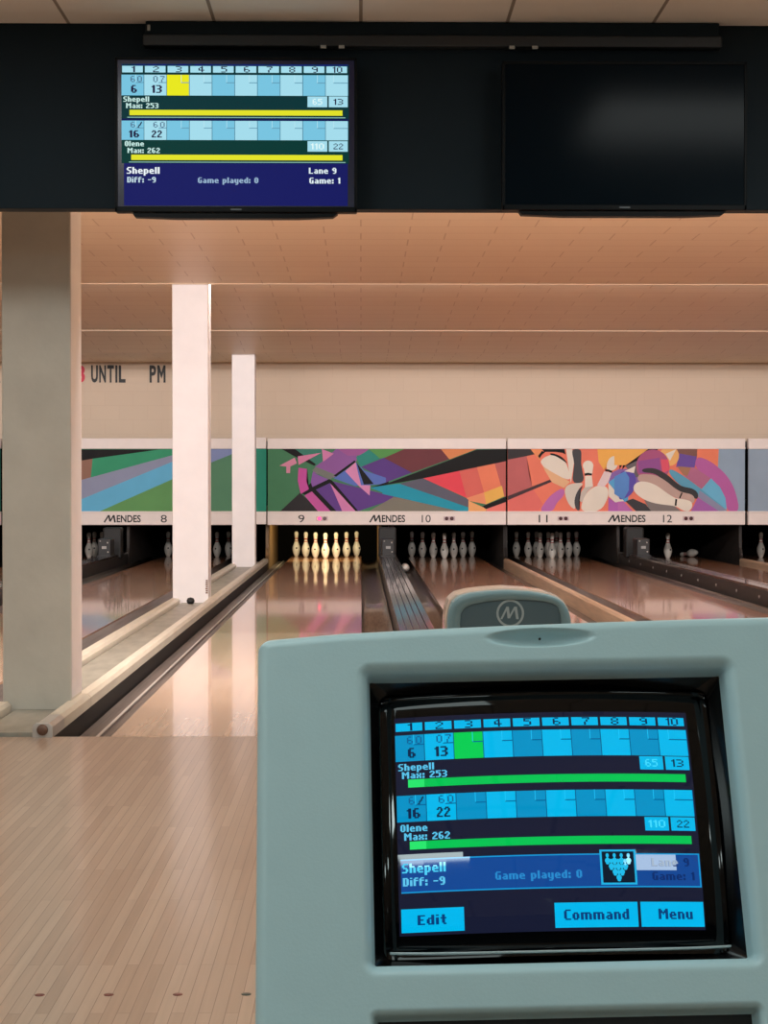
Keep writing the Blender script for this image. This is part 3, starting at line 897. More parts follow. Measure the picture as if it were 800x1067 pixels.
class Screen:
    """builds the scoring picture on a display; pt maps (x, y in 0..1, layer) to a point of the screen's surface"""
    def __init__(self, screen, pt, aspect, em):
        self.screen, self.pt, self.asp, self.em = screen, pt, aspect, em
    def quad(self, q, x0, y0, x1, y1, layer, m):
        nx = max(1, int((x1 - x0) * 14)); ny = max(1, int((y1 - y0) * 14))
        for i in range(nx):
            for j in range(ny):
                a, b_ = x0 + (x1 - x0) * i / nx, x0 + (x1 - x0) * (i + 1) / nx
                c, d = y0 + (y1 - y0) * j / ny, y0 + (y1 - y0) * (j + 1) / ny
                q.face([self.pt(a, d, layer), self.pt(b_, d, layer), self.pt(b_, c, layer), self.pt(a, c, layer)], m)
    def rects(self, name, rs, layer, parent=None):
        q = MB()
        for (x0, y0, x1, y1, c) in rs:
            self.quad(q, x0, y0, x1, y1, layer, self.em(c))
        return q.build(name, parent or self.screen, recalc=False)
    def width(self, txt, font):
        return sum(max(len(r) for r in font[c].split('/')) + 1 for c in txt) - 1
    def text(self, q, txt, x, y, h, c, layer, align='l', w=None, font=G):
        """cap height h (in y units), baseline box top y"""
        ph = h / 7.0
        n = self.width(txt, font)
        pw = (w / n) if w else ph / self.asp
        tot = pw * n
        if align == 'r': x = x - tot
        if align == 'c': x = x - tot / 2
        m = self.em(c)
        for ch in txt:
            rows = font[ch].split('/')
            for j, r in enumerate(rows):
                k = 0
                while k < len(r):
                    if r[k] == '#':
                        e = k
                        while e < len(r) and r[e] == '#': e += 1
                        a, b_, cc, d = x + k * pw, x + e * pw, y + j * ph, y + (j + 1) * ph
                        q.face([self.pt(a, d, layer), self.pt(b_, d, layer), self.pt(b_, cc, layer), self.pt(a, cc, layer)], m)
                        k = e
                    else:
                        k += 1
            x += pw * (max(len(r) for r in rows) + 1)
    def texts(self, name, items, layer, parent=None):
        for it in items:
            q = MB()
            self.text(q, *it[:5], layer, **(it[5] if len(it) > 5 else {}))
            q.build(name, parent or self.screen, recalc=False)

def scoreboard(S_, pal, L):
    dk = pal['ink']
    # header of ten frame numbers
    hs = []
    for k in range(10):
        a = L['x0'] + k * L['cw']
        hs.append((a + 0.003, L['hdr'][0], a + L['cw'] - 0.006, L['hdr'][1], pal['cell_l']))
    hd = S_.rects('frame_header', hs, 2)
    hh = L['hdr'][1] - L['hdr'][0]
    S_.texts('frame_number', [(str(k + 1), L['x0'] + (k + 0.52) * L['cw'], L['hdr'][0] + hh * 0.04, hh * 0.92, dk, {'align': 'c', 'font': THIN, 'w': (0.026 if k < 9 else 0.042) * (0.6 if k == 0 else 1)}) for k in range(10)], 4, hd)
    for r, row in enumerate(L['rows']):
        t, bt = row['y']
        hgt = bt - t
        cs = []
        for k in range(10):
            a = L['x0'] + k * L['cw']
            c = pal['cell_d'] if k % 2 == 0 else pal['cell_l']
            if r == 1 and k == 1: c = pal['cell_l']
            if r == 0 and k == 2: c = pal['hot']
            cs.append((a, t, a + L['cw'] - 0.0015, bt, c))
        sr = S_.rects('score_row', cs, 2)
        ls = []
        for k in range(10):
            a = L['x0'] + k * L['cw']
            xl = a + L['cw'] * (0.62 if k < 9 else 0.34)
            ls.append((xl, t + hgt * 0.36, a + L['cw'] - 0.0015, t + hgt * 0.40, pal['line']))
            ls.append((xl, t, xl + 0.002, t + hgt * 0.38, pal['line2']))
            ls.append((a + L['cw'] - 0.003, t, a + L['cw'] - 0.0010, bt, pal['line']))
        S_.rects('cell_lines', ls, 4, sr)
        it = []
        for k, (sm, tot) in enumerate(row['scores']):
            a = L['x0'] + k * L['cw']
            it.append((sm[0], a + L['cw'] * 0.50, t + hgt * 0.06, hgt * 0.30, pal['thin'], {'align': 'c', 'font': THIN, 'w': 0.020}))
            it.append((sm[1], a + L['cw'] * 0.80, t + hgt * 0.06, hgt * 0.30, pal['thin'] if sm[1] != '/' else dk, {'align': 'c', 'font': THIN, 'w': 0.020}))
            it.append((tot, a + L['cw'] * 0.55, t + hgt * 0.50, hgt * 0.38, dk, {'align': 'c', 'w': 0.026 * (1 if len(tot) == 1 else 1.75)}))
        S_.texts('score_figure', it, 5, sr)
        S_.texts('player_text', [(row['name'], row['nx'], row['ny'], L['th'], pal['name']), (row['max'], row['nx'] + 0.012, row['my'], L['th'], pal['name'])], 6)
        b0, b1 = row['bar']
        bar = S_.rects('progress_bar', [(row['bx'][0], b0, row['bx'][1], b1, pal['bar']), (row['bx'][0], b0, row['bx'][0] + 0.055, b1, pal['bar2'])] if False else [(row['bx'][0] + L.get('seg', 0), b0, row['bx'][1], b1, pal['bar'])] + ([(row['bx'][0], b0, row['bx'][0] + L['seg'], b1, pal['bar2'])] if L.get('seg') else []), 3)
        if pal.get('rule'):
            S_.rects('rule_line', [(row['bx'][0] - 0.01, b1 + 0.012, 0.985, b1 + 0.017, pal['rule'])], 3)
        xs, (y0, y1) = row['boxes'], row['boxy']
        bx = S_.rects('total_boxes', [(xs[0], y0, xs[1], y1, pal['cell_d'] if pal.get('dimbox') else pal['cell_l']), (xs[2], y0, xs[3], y1, pal['cell_l'])], 3)
        bh = y1 - y0
        S_.texts('total_figure', [(row['t1'], (xs[0] + xs[1]) / 2, y0 + bh * 0.22, bh * 0.56, pal['ghost'], {'align': 'c', 'font': THIN, 'w': 0.016 * len(row['t1']) + 0.01}),
                            (row['t2'], (xs[2] + xs[3]) / 2, y0 + bh * 0.22, bh * 0.56, dk, {'align': 'c', 'font': THIN, 'w': 0.042})], 5, bx)

def emitter(prefix, rough, spec, gain=1.0):
    def em(c):
        return mat('%s %d %d %d' % ((prefix,) + tuple(c)), (0, 0, 0), rough, spec=spec, emit=c, estr=gain)
    return em

# ------------------------------------------------------------------ televisions
YT = 7.16
def tv(x0, x1, z0, z1, label):
    xc = (x0 + x1) / 2
    root = thing('television', label, 'television', (xc, YT, z0), 'televisions on the dark bulkhead')
    w, h = (x1 - x0) / 2, z1 - z0
    q = MB()
    q.box(-w, w, 0.004, 0.055, 0.0, h, M_tvcase, 0.006)
    for a in ((-w, -w + 0.012, h), (w - 0.012, w, h)):
        q.box(a[0], a[1], -0.004, 0.02, 0.0, h, M_tvcase, 0.003)
    q.box(-w, w, -0.004, 0.02, 0.0, 0.022, M_tvcase, 0.003)
    q.box(-w, w, -0.004, 0.02, h - 0.012, h, M_tvcase, 0.003)
    case = q.build('casing', root)
    q = MB(); q.box(-0.022, 0.022, -0.0055, -0.003, 0.007, 0.013, mat('badge grey', (84, 92, 98), 0.4)); q.build('maker_badge', case)
    q = MB()
    q.prism_y([(-w * 0.86, -0.004), (-w * 0.84, -0.018), (-w * 0.5, -0.024), (w * 0.5, -0.024), (w * 0.80, -0.018), (w * 0.84, -0.004)], 0.01, 0.06, M_tvcase)
    q.build('lower_bar', root)
    q = MB(); q.box(-0.2, 0.2, 0.055, 0.138, h * 0.3, h * 0.7, M_mattblack, 0.004); q.build('wall_mount', root)
    return root, w, h
z_ = lambda py: EYE + (508 - py) * YT / F
x_ = lambda px: (px - 376) * YT / F
# lit set
root, w, h = tv(x_(121), x_(372), z_(222), z_(62), 'lit television showing a bowling scoreboard, on the left of the bulkhead')
q = MB(); q.box(-w + 0.012, w - 0.012, 0.0, 0.006, 0.022, h - 0.012, mat('lit panel', (6, 8, 14), 0.25, emit=(6, 8, 30), estr=1.0)); scr = q.build('screen', root)
cx0, cx1 = x_(128.0) - (x_(121) + x_(372)) / 2, x_(363.5) - (x_(121) + x_(372)) / 2
cz1, cz0 = z_(69) - z_(222), z_(215.5) - z_(222)
def tvpt(x, y, layer):
    return (cx0 + (cx1 - cx0) * x, -0.0004 - 0.00025 * layer, cz1 + (cz0 - cz1) * y)
TS = Screen(scr, tvpt, 0.239 / 0.1465, emitter('tv glow', 0.5, 0.08))
TS.rects('picture_ground', [(0, 0, 1, 0.385, (10, 52, 56)), (0, 0.0, 1, 0.012, (20, 30, 120)), (0, 0.385, 1, 0.40, (14, 22, 80)), (0, 0.40, 1, 0.70, (6, 56, 52)), (0.01, 0.70, 0.995, 1.0, (22, 26, 96))], 0)
pal_tv = dict(ink=(30, 24, 60), cell_l=(164, 220, 236), cell_d=(120, 196, 224), hot=(232, 232, 30), line=(96, 150, 176), line2=(190, 232, 242), thin=(84, 112, 140), name=(196, 232, 226),
              bar=(226, 226, 40), bar2=(120, 200, 60), rule=(150, 200, 190), ghost=(226, 250, 250))
L_tv = dict(x0=0.0, cw=0.0998, hdr=(0.014, 0.060), th=0.037, seg=0.0, rows=[
    dict(y=(0.076, 0.222), scores=[(('6', '0'), '6'), (('0', '7'), '13')], name='Shepell', max='Max: 253', nx=0.008, ny=0.230, my=0.276, bar=(0.324, 0.362), bx=(0.035, 0.972), boxes=(0.818, 0.905, 0.912, 0.995), boxy=(0.226, 0.302), t1='65', t2='13'),
    dict(y=(0.400, 0.536), scores=[(('6', '/'), '16'), (('6', '0'), '22')], name='Olene', max='Max: 262', nx=0.014, ny=0.544, my=0.592, bar=(0.640, 0.678), bx=(0.042, 0.972), boxes=(0.818, 0.905, 0.912, 0.995), boxy=(0.542, 0.616), t1='110', t2='22')])
scoreboard(TS, pal_tv, L_tv)
TS.texts('match_text', [('Shepell', 0.022, 0.728, 0.047, (236, 244, 248), {'w': 0.145}), ('Diff: -9', 0.024, 0.797, 0.040, (190, 214, 226)), ('Game played: 0', 0.335, 0.800, 0.040, (150, 178, 206)),
                        ('Lane 9', 0.945, 0.730, 0.042, (220, 234, 240), {'align': 'r'}), ('Game: 1', 0.962, 0.800, 0.042, (220, 234, 240), {'align': 'r'})], 4)
# dark set
root, w, h = tv(x_(523), x_(778), z_(219), z_(65), 'switched off black television on the right of the bulkhead')
q = MB(); q.box(-w + 0.012, w - 0.012, 0.0, 0.006, 0.022, h - 0.012, M_tvoff); q.build('screen', root)
# dark bar above the televisions
YB = 7.24
xb_ = lambda px: (px - 376) * YB / F
zb_ = lambda py: EYE + (508 - py) * YB / F
root = thing('mounting_bar', 'long dark bar fixed along the bulkhead above both televisions', 'bar', ((xb_(150) + xb_(752)) / 2, YB, zb_(50)))
w = (xb_(752) - xb_(150)) / 2
q = MB(); q.box(-w, w, 0.0, 0.06, 0.0, zb_(38) - zb_(50), mat('bar grey', (34, 40, 46), 0.4), 0.006); q.box(-w + 0.01, w - 0.01, 0.012, 0.06, zb_(38) - zb_(50), zb_(24) - zb_(50), M_bulk, 0.003); q.build('bar_housing', root)
M_clip = mat('pale clip', (176, 178, 174), 0.5)
for px, py in ((156, 31), (337, 51), (356, 51), (533, 51), (557, 51)):
    q = MB()
    xx = xb_(px) - (xb_(150) + xb_(752)) / 2
    zz = zb_(py) - zb_(50)
    if py < 40: q.box(xx - 0.006, xx + 0.006, 0.004, 0.013, zz - 0.012, zz + 0.012, M_clip, 0.002)
    else: q.box(xx - 0.012, xx + 0.012, -0.004, 0.004, zz - 0.006, zz + 0.008, M_clip, 0.002)
    q.build('clip', root)

# ------------------------------------------------------------------ ball return hood with the round M emblem
YH = 4.8
sh = YH / F
HX = lambda px: (px - 376) * sh
HZ = lambda py: EYE + (508 - py) * sh
hc = HX(531)
hood = thing('ball_return_hood', 'blue grey ball return hood with round M emblem, standing behind the console', 'ball return', (hc, YH, 0))
outer = [(466, 700), (466.5, 648), (468, 636), (471, 628), (477.5, 622), (490, 618.5), (508, 616.5), (527.5, 615.3), (552.5, 616.8), (570, 619.5), (581, 623), (588, 628), (593, 636), (595.5, 645), (597, 660), (598, 700)]
inner = [(478.5, 690), (479, 650), (480, 639), (484, 633), (492, 629.5), (510, 626), (527, 624.6), (550, 625), (568, 626.6), (577, 628.8), (582.5, 632), (585, 640), (586, 650), (587, 690)]
def H(pts): return [(HX(a) - hc, HZ(c)) for a, c in pts]
def shell(name, o2, y0, y1, m, scale=1.0, parent=hood, bev=0.006):
    q = MB(); q.prism_y(o2, y0, y1, m, smooth=False, bev=bev); return q.build(name, parent)
def grow(pts, g):
    c = (sum(p[0] for p in pts) / len(pts), HZ(660))
    return [(c[0] + (p[0] - c[0]) * (1 + g), c[1] + (p[1] - c[1]) * (1 + g)) for p in pts]
# frame: outer ring with a recessed panel
q = MB()
t = bmesh.new()
O1 = H(outer); I1 = H(inner)
def ring_face(ya, A, yb, Bv, m):
    pass
q.prism_y(O1, 0.012, 0.05, M_hoodframe)
# ring proud of the panel
def resample(pts, n):
    L = [0]
    for a, c in zip(pts, pts[1:]): L.append(L[-1] + math.dist(a, c))
    out = []
    for k in range(n):
        s = L[-1] * k / (n - 1)
        j = max(i for i in range(len(L)) if L[i] <= s + 1e-9)
        j = min(j, len(pts) - 2)
        f = (s - L[j]) / (L[j + 1] - L[j])
        out.append((pts[j][0] + (pts[j + 1][0] - pts[j][0]) * f, pts[j][1] + (pts[j + 1][1] - pts[j][1]) * f))
    return out
t.free()
RO, RI = resample(O1, 70), resample(I1, 70)
prev = None
for (yo, yi) in ((None, None),):
    vo0 = [q.bm.verts.new((x, 0.012, z)) for x, z in RO]
    vo1 = [q.bm.verts.new((x * 0.985, 0.0, z - 0.002)) for x, z in RO]
    vi1 = [q.bm.verts.new((x, 0.0, z)) for x, z in RI]
    vi0 = [q.bm.verts.new((x * 0.985, 0.010, z - 0.002)) for x, z in RI]
    for a, c in ((vo0, vo1), (vo1, vi1), (vi1, vi0)):
        for k in range(len(a) - 1):
            f = q.bm.faces.new([a[k], a[k + 1], c[k + 1], c[k]]); f.smooth = True; f.material_index = 0
q.build('front_frame', hood)
q = MB(); q.prism_y([(x * 0.99, z - 0.001) for x, z in I1], 0.008, 0.0125, M_hoodpanel); panel = q.build('front_panel', hood)
# emblem
q = MB()
ex, ez, er = HX(532) - hc, HZ(639.5), 14.5 * sh
n = 48
for k in range(n):
    a0, a1 = 2 * PI * k / n, 2 * PI * (k + 1) / n
    ro, ri = er, er * 0.84
    q.face([(ex + ro * math.cos(a0), 0.0072, ez + ro * math.sin(a0)), (ex + ro * math.cos(a1), 0.0072, ez + ro * math.sin(a1)), (ex + ri * math.cos(a1), 0.0072, ez + ri * math.sin(a1)), (ex + ri * math.cos(a0), 0.0072, ez + ri * math.sin(a0))], M_logo)
NSTROKE = [0]
def mstroke(p0, p1, th):
    NSTROKE[0] += 1; yy = 0.0072 - 0.0003 * NSTROKE[0]
    p0 = (ex + p0[0] * er, ez + p0[1] * er); p1 = (ex + p1[0] * er, ez + p1[1] * er)
    q.face([(p0[0] - th * er / 2, yy, p0[1]), (p0[0] + th * er / 2, yy, p0[1]), (p1[0] + th * er / 2, yy, p1[1]), (p1[0] - th * er / 2, yy, p1[1])], M_logo)
mstroke((-0.64, -0.42), (-0.20, 0.48), 0.15)
mstroke((-0.20, 0.48), (-0.10, -0.36), 0.19)
mstroke((-0.10, -0.36), (0.36, 0.48), 0.15)
mstroke((0.38, 0.48), (0.52, -0.42), 0.19)
q.build('emblem', panel)
shell('hood_body', grow(H(outer), 0.03), 0.05, 0.20, M_hoodbody, bev=0.012)
q = MB(); q.box(-0.12, 0.12, 0.06, 0.19, 0.0, 0.56, M_machine, 0.01); q.build('pedestal', hood)

# ------------------------------------------------------------------ scoring console in the foreground
MR = Matrix(((0.9998299, 0.00869271, -0.01626653), (-0.00139105, 0.91499437, 0.4034642), (0.01839098, -0.40337295, 0.91485083)))
T0 = Vector((0.1627, 1.5112, 0.7542))
con = thing('scoring_console', 'pale blue grey scoring console with a lit touch screen, in front of the lanes', 'scoring console', (T0.x, T0.y + 0.12, 0.0))
CM = Matrix.Translation(T0) @ MR.to_4x4()
def place(o):                                  # parts modelled in the tilted frame: x right, -y towards the viewer, z up along the face
    o.parent = con
    o.matrix_parent_inverse = Matrix.Identity(4)
    o.matrix_basis = Matrix.Translation(-Vector(con.location)) @ CM
    return o
UL, UR, VB = -0.253, 0.264, -0.33
TOPC = [(-0.253, 0.1668), (-0.2384, 0.1684), (-0.1779, 0.1727), (-0.0913, 0.1759), (-0.0176, 0.1779), (0.0693, 0.1794), (0.1389, 0.1803), (0.2086, 0.1807), (0.264, 0.1803)]
def topv(u):
    for a, c in zip(TOPC, TOPC[1:]):
        if u <= c[0]:
            f = (u - a[0]) / (c[0] - a[0])
            f2 = f
            return a[1] + (c[1] - a[1]) * f2
    return TOPC[-1][1]
def topr(u):
    r = 0.012
    v = topv(u)
    for du in (u - UL, UR - u):
        if du < r:
            v -= r - math.sqrt(max(0, r * r - (r - du) ** 2))
    return v
OP = (-0.1553, 0.1660, -0.1222, 0.1330)        # screen opening
KP = (-0.1550, 0.1650, -0.3000, -0.1625)       # keypad opening
def sd(u, v, R, rad):
    cx, cy = (R[0] + R[1]) / 2, (R[2] + R[3]) / 2
    dx, dy = abs(u - cx) - ((R[1] - R[0]) / 2 - rad), abs(v - cy) - ((R[3] - R[2]) / 2 - rad)
    return math.hypot(max(dx, 0), max(dy, 0)) + min(max(dx, dy), 0) - rad
def height(u, v, tv):
    w = 0.020
    d = sd(u, v, OP, 0.004)
    if d < 0.010:
        e = max(d, 0) / 0.010
        w -= 0.009 * (1 - e) ** 2
    if d < 0:
        w -= min(1.0, -d / 0.003) * 0.020
    d2 = sd(u, v, KP, 0.004)
    if d2 < 0.005:
        e = max(d2, 0) / 0.005
        w -= 0.004 * (1 - e) ** 2
    if d2 < 0:
        w -= min(1.0, -d2 / 0.003) * 0.016
    r = 0.011
    e = min(u - UL, UR - u, tv - v, v - VB)
    if e < r:
        w -= r - math.sqrt(max(0.0, r * r - (r - e) ** 2))
    # finger scoop in the top edge of the bezel
    q2 = ((u - 0.0015) / 0.047) ** 2 + ((v - 0.1632) / 0.0088) ** 2
    if q2 < 1:
        w -= 0.013 * (1 - q2) ** 0.75
    return w
def grade(a, c, marks, base, fine, reach):
    xs = [a]
    while xs[-1] < c - 1e-6:
        x = xs[-1]
        d = min([abs(x - m) for m in marks])
        s = fine + (base - fine) * min(1, max(0, d - 0.004) / reach)
        xs.append(min(c, x + s))
    return xs
us = grade(UL, UR, [UL, UR, OP[0], OP[1]], 0.004, 0.0009, 0.03)
vs = grade(VB, 0.1360, [VB, OP[2], OP[3], KP[3], KP[2]], 0.005, 0.0009, 0.03)
nt_ = 44
q = MB()
grid = []
for u in us:
    tv_ = topr(u)
    colv = []
    for v in vs:
        colv.append((u, v))
    for k in range(1, nt_ + 1):
        f = k / nt_
        f = 1 - (1 - f) ** 1.5
        colv.append((u, 0.1360 + (tv_ - 0.1360) * f))
    grid.append([(a, c, height(a, c, tv_)) for a, c in colv])
idx = [[None] * len(grid[0]) for _ in grid]
si = q.slot(M_console)
for i, colv in enumerate(grid):
    for j, (u, v, w) in enumerate(colv):
        idx[i][j] = q.bm.verts.new((u, -w, v))
for i in range(len(grid) - 1):
    for j in range(len(grid[0]) - 1):
        u = (grid[i][j][0] + grid[i + 1][j][0]) / 2; v = (grid[i][j][1] + grid[i][j + 1][1]) / 2
        if sd(u, v, OP, 0.004) < -0.004 or sd(u, v, KP, 0.004) < -0.004:
            continue
        f = q.bm.faces.new([idx[i][j], idx[i + 1][j], idx[i + 1][j + 1], idx[i][j + 1]])
        f.smooth = True
        f.material_index = si
# skirt round the outside
def skirt(line):
    back = [q.bm.verts.new((v.co.x, 0.055, v.co.z)) for v in line]
    for k in range(len(line) - 1):
        f = q.bm.faces.new([line[k], line[k + 1], back[k + 1], back[k]]); f.smooth = True; f.material_index = si
skirt([idx[i][-1] for i in range(len(grid))])
skirt([idx[0][j] for j in range(len(grid[0]))])
skirt([idx[-1][j] for j in range(len(grid[0]))])
skirt([idx[i][0] for i in range(len(grid))])
for v in [v for v in q.bm.verts if not v.link_faces]:
    q.bm.verts.remove(v)
bez = place(q.build('bezel', con))
q = MB(); q.lathe([(0.0012, 0.0), (0.0012, 0.0008), (0, 0.0009)], M_black, 10, axis=(0, -1, 0), origin=(0.0015, -0.0116, 0.1640), cap=False); q.build('screw_hole', bez)
# dark frame between the bezel and the tube
q = MB()
def rr(R, rad, n=6):
    pts = []
    for cx, cy, a0 in ((R[1] - rad, R[3] - rad, 0), (R[0] + rad, R[3] - rad, PI / 2), (R[0] + rad, R[2] + rad, PI), (R[1] - rad, R[2] + rad, 1.5 * PI)):
        for k in range(n + 1):
            a = a0 + PI / 2 * k / n
            pts.append((cx + rad * math.cos(a), cy + rad * math.sin(a)))
    return pts
r_out = rr((OP[0] - 0.001, OP[1] + 0.001, OP[2] - 0.001, OP[3] + 0.001), 0.004)
GL = (-0.1440, 0.1530, -0.1135, 0.1215)
r_in = rr((GL[0] - 0.001, GL[1] + 0.001, GL[2] - 0.001, GL[3] + 0.001), 0.010)
loops = [(r_out, 0.004), (r_out, -0.012), (r_in, 0.018), (r_in, 0.045)]
r_prev = None
for ring, y in [(r_out, 0.0005), (rr((OP[0] + 0.0015, OP[1] - 0.0015, OP[2] + 0.0015, OP[3] - 0.0015), 0.004), 0.004), (r_in, 0.016), (r_in, 0.045)]:
    vsx = [q.bm.verts.new((u, y, v)) for u, v in ring]
    if r_prev:
        for k in range(len(vsx)):
            f = q.bm.faces.new([r_prev[k], r_prev[(k + 1) % len(vsx)], vsx[(k + 1) % len(vsx)], vsx[k]])
            f.material_index = q.slot(M_glossblack)
    r_prev = vsx
place(q.build('screen_surround', con, recalc=False))
# tube face: gently bulged black glass with a rounded rim
def bulge(u, v):
    return 0.0075 - (u * u + v * v) / (2 * 0.78)
q = MB()
M_glass = mat('tube glass', (3, 4, 6), 0.05, spec=0.4)
NU, NV = 40, 32
cu, cv = (GL[0] + GL[1]) / 2, (GL[2] + GL[3]) / 2
hu, hv = (GL[1] - GL[0]) / 2, (GL[3] - GL[2]) / 2
vg = []
for i in range(NU + 1):
    rowv = []
    for j in range(NV + 1):
        a, c = -1 + 2 * i / NU, -1 + 2 * j / NV
        # squircle mapping keeps the corners rounded
        k_ = 0.02
        uu = cu + hu * a * math.sqrt(1 - k_ * c ** 8); vv = cv + hv * c * math.sqrt(1 - k_ * a ** 8)
        e = max(abs(a), abs(c))
        w = bulge(uu, vv) - (0.006 * ((e - 0.95) / 0.05) ** 2 if e > 0.95 else 0)
        rowv.append(q.bm.verts.new((uu, -w, vv)))
    vg.append(rowv)
for i in range(NU):
    for j in range(NV):
        f = q.bm.faces.new([vg[i][j], vg[i + 1][j], vg[i + 1][j + 1], vg[i][j + 1]]); f.smooth = True
q.slot(M_glass)
bd = [vg[i][0] for i in range(NU + 1)] + [vg[NU][j] for j in range(1, NV + 1)] + [vg[i][NV] for i in range(NU - 1, -1, -1)] + [vg[0][j] for j in range(NV - 1, 0, -1)]
bk = [q.bm.verts.new((v.co.x, 0.04, v.co.z)) for v in bd]
for k in range(len(bd)):
    q.bm.faces.new([bd[k], bd[(k + 1) % len(bd)], bk[(k + 1) % len(bd)], bk[k]])
scr = place(q.build('screen', con, recalc=False))
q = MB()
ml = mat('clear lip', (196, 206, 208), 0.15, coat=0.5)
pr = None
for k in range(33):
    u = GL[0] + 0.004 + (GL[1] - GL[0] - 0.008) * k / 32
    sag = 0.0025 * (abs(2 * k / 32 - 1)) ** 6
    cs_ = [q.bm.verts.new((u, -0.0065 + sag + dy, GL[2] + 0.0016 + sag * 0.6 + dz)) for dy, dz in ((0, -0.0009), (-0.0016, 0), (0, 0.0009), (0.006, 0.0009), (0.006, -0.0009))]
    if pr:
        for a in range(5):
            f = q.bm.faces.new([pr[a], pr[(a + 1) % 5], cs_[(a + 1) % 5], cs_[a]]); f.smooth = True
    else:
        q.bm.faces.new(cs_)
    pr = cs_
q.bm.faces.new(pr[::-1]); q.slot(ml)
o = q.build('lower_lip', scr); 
def cpt(x, y, layer):
    u = -0.13 + 0.26 * x; v = 0.0929 - 0.1857 * y
    return (u, -bulge(u, v) - 0.0003 - 0.00018 * layer, v)
CS = Screen(scr, cpt, 0.26 / 0.1857, emitter('tube glow', 0.025, 0.4))
CS.rects('picture_ground', [(-0.005, -0.03, 1.005, 1.01, (24, 28, 50))], 0)
pal_c = dict(ink=(8, 34, 74), cell_l=(0, 184, 236), cell_d=(0, 146, 198), hot=(0, 205, 84), line=(0, 96, 150), line2=(40, 205, 250), thin=(16, 96, 150), name=(90, 196, 236),
             bar=(0, 196, 84), bar2=(40, 230, 110), ghost=(70, 222, 255))
L_c = dict(x0=-0.004, cw=0.1004, hdr=(-0.002, 0.040), th=0.034, seg=0.055, rows=[
    dict(y=(0.060, 0.192), scores=[(('6', '0'), '6'), (('0', '7'), '13')], name='Shepell', max='Max: 253', nx=0.004, ny=0.205, my=0.245, bar=(0.283, 0.322), bx=(0.036, 0.980), boxes=(0.825, 0.906, 0.914, 0.997), boxy=(0.196, 0.262), t1='65', t2='13'),
    dict(y=(0.360, 0.487), scores=[(('6', '/'), '16'), (('6', '0'), '22')], name='Olene', max='Max: 262', nx=0.006, ny=0.500, my=0.541, bar=(0.580, 0.618), bx=(0.036, 0.980), boxes=(0.825, 0.906, 0.914, 0.997), boxy=(0.492, 0.556), t1='110', t2='22')])
scoreboard(CS, pal_c, L_c)
ip = CS.rects('info_panel', [(0.004, 0.662, 1.002, 0.668, (20, 150, 214)), (0.004, 0.812, 1.002, 0.818, (20, 150, 214)), (0.997, 0.662, 1.002, 0.818, (20, 150, 214)), (0.004, 0.668, 0.997, 0.812, (18, 72, 148))], 2)
CS.texts('info_text', [('Shepell', 0.008, 0.682, 0.044, (80, 210, 250), {'w': 0.145}), ('Diff: -9', 0.010, 0.748, 0.038, (96, 200, 240)), ('Game played: 0', 0.315, 0.736, 0.037, (40, 138, 206)),
                       ('Lane 9', 0.965, 0.684, 0.038, (10, 44, 106), {'align': 'r'}), ('Game: 1', 0.980, 0.748, 0.038, (10, 44, 106), {'align': 'r'})], 4, ip)
ic = CS.rects('pin_icon', [(0.664, 0.645, 0.785, 0.806, (30, 176, 226)), ], 4)
CS.rects('icon_ground', [(0.671, 0.654, 0.778, 0.797, (10, 26, 44))], 5, ic)
q = MB()
cy_ = emitter('tube glow', 0.025, 0.4)((30, 190, 236))
for r in range(4):
    for k in range(4 - r):
        px = 0.7245 + (k - (3 - r) / 2) * 0.0235; py = 0.672 + r * 0.026
        for (a, c, w_, h_) in ((0, 0.0, 0.0055, 0.010), (0, 0.012, 0.0030, 0.008), (0, 0.024, 0.0090, 0.013), (0, 0.036, 0.0060, 0.006)):
            n = 10
            q.face([CS.pt(px + a + w_ * math.cos(2 * PI * s / n), py + c + h_ * math.sin(2 * PI * s / n), 6 + 0.05 * r) for s in range(n)], cy_)
q.build('icon_pins', ic, recalc=False)
for (x0, y0, x1, y1, t_, w_) in ((0.002, 0.890, 0.208, 0.996, 'Edit', 0.10), (0.505, 0.884, 0.780, 0.996, 'Command', 0.215), (0.790, 0.884, 1.002, 0.996, 'Menu', 0.115)):
    bt = CS.rects('touch_button', [(x0, y0, x1, y1, (0, 184, 238))], 3)
    hh = y1 - y0
    CS.texts('button_text', [(t_, (x0 + x1) / 2 + (0.0 if t_ != 'Menu' else 0.01), y0 + hh * 0.28, hh * 0.42, (8, 58, 120), {'align': 'c', 'w': w_})], 5, bt)
# keypad plate, body and stand
q = MB(); q.box(KP[0] - 0.002, KP[1] + 0.002, 0.0, 0.012, KP[2] - 0.002, KP[3] + 0.002, M_mattblack, 0.001); place(q.build('keypad_panel', con))
q = MB()
t = bmesh.new()
f0 = [(UL + 0.006, 0.05, VB + 0.006), (UR - 0.006, 0.05, VB + 0.006), (UR - 0.006, 0.05, 0.158), (UL + 0.006, 0.05, 0.158)]
f1 = [(-0.17, 0.30, -0.22), (0.18, 0.30, -0.22), (0.18, 0.30, 0.06), (-0.17, 0.30, 0.06)]
A = [t.verts.new(p) for p in f0]; B = [t.verts.new(p) for p in f1]
t.faces.new(A); t.faces.new(B[::-1])
for k in range(4): t.faces.new([A[k], B[k], B[(k + 1) % 4], A[(k + 1) % 4]])
bmesh.ops.recalc_face_normals(t, faces=t.faces[:])
bmesh.ops.bevel(t, geom=t.edges[:], offset=0.012, segments=2, profile=0.5, affect='EDGES')
q.merge(t, M_console); place(q.build('rear_housing', con))
q = MB(); q.box(-0.09, 0.09, -0.06, 0.08, 0.02, 0.56, M_console, 0.012); q.build('pedestal', con)
q = MB(); q.box(-0.20, 0.20, -0.18, 0.20, 0.0, 0.025, M_machine, 0.006); q.build('foot_plate', con)

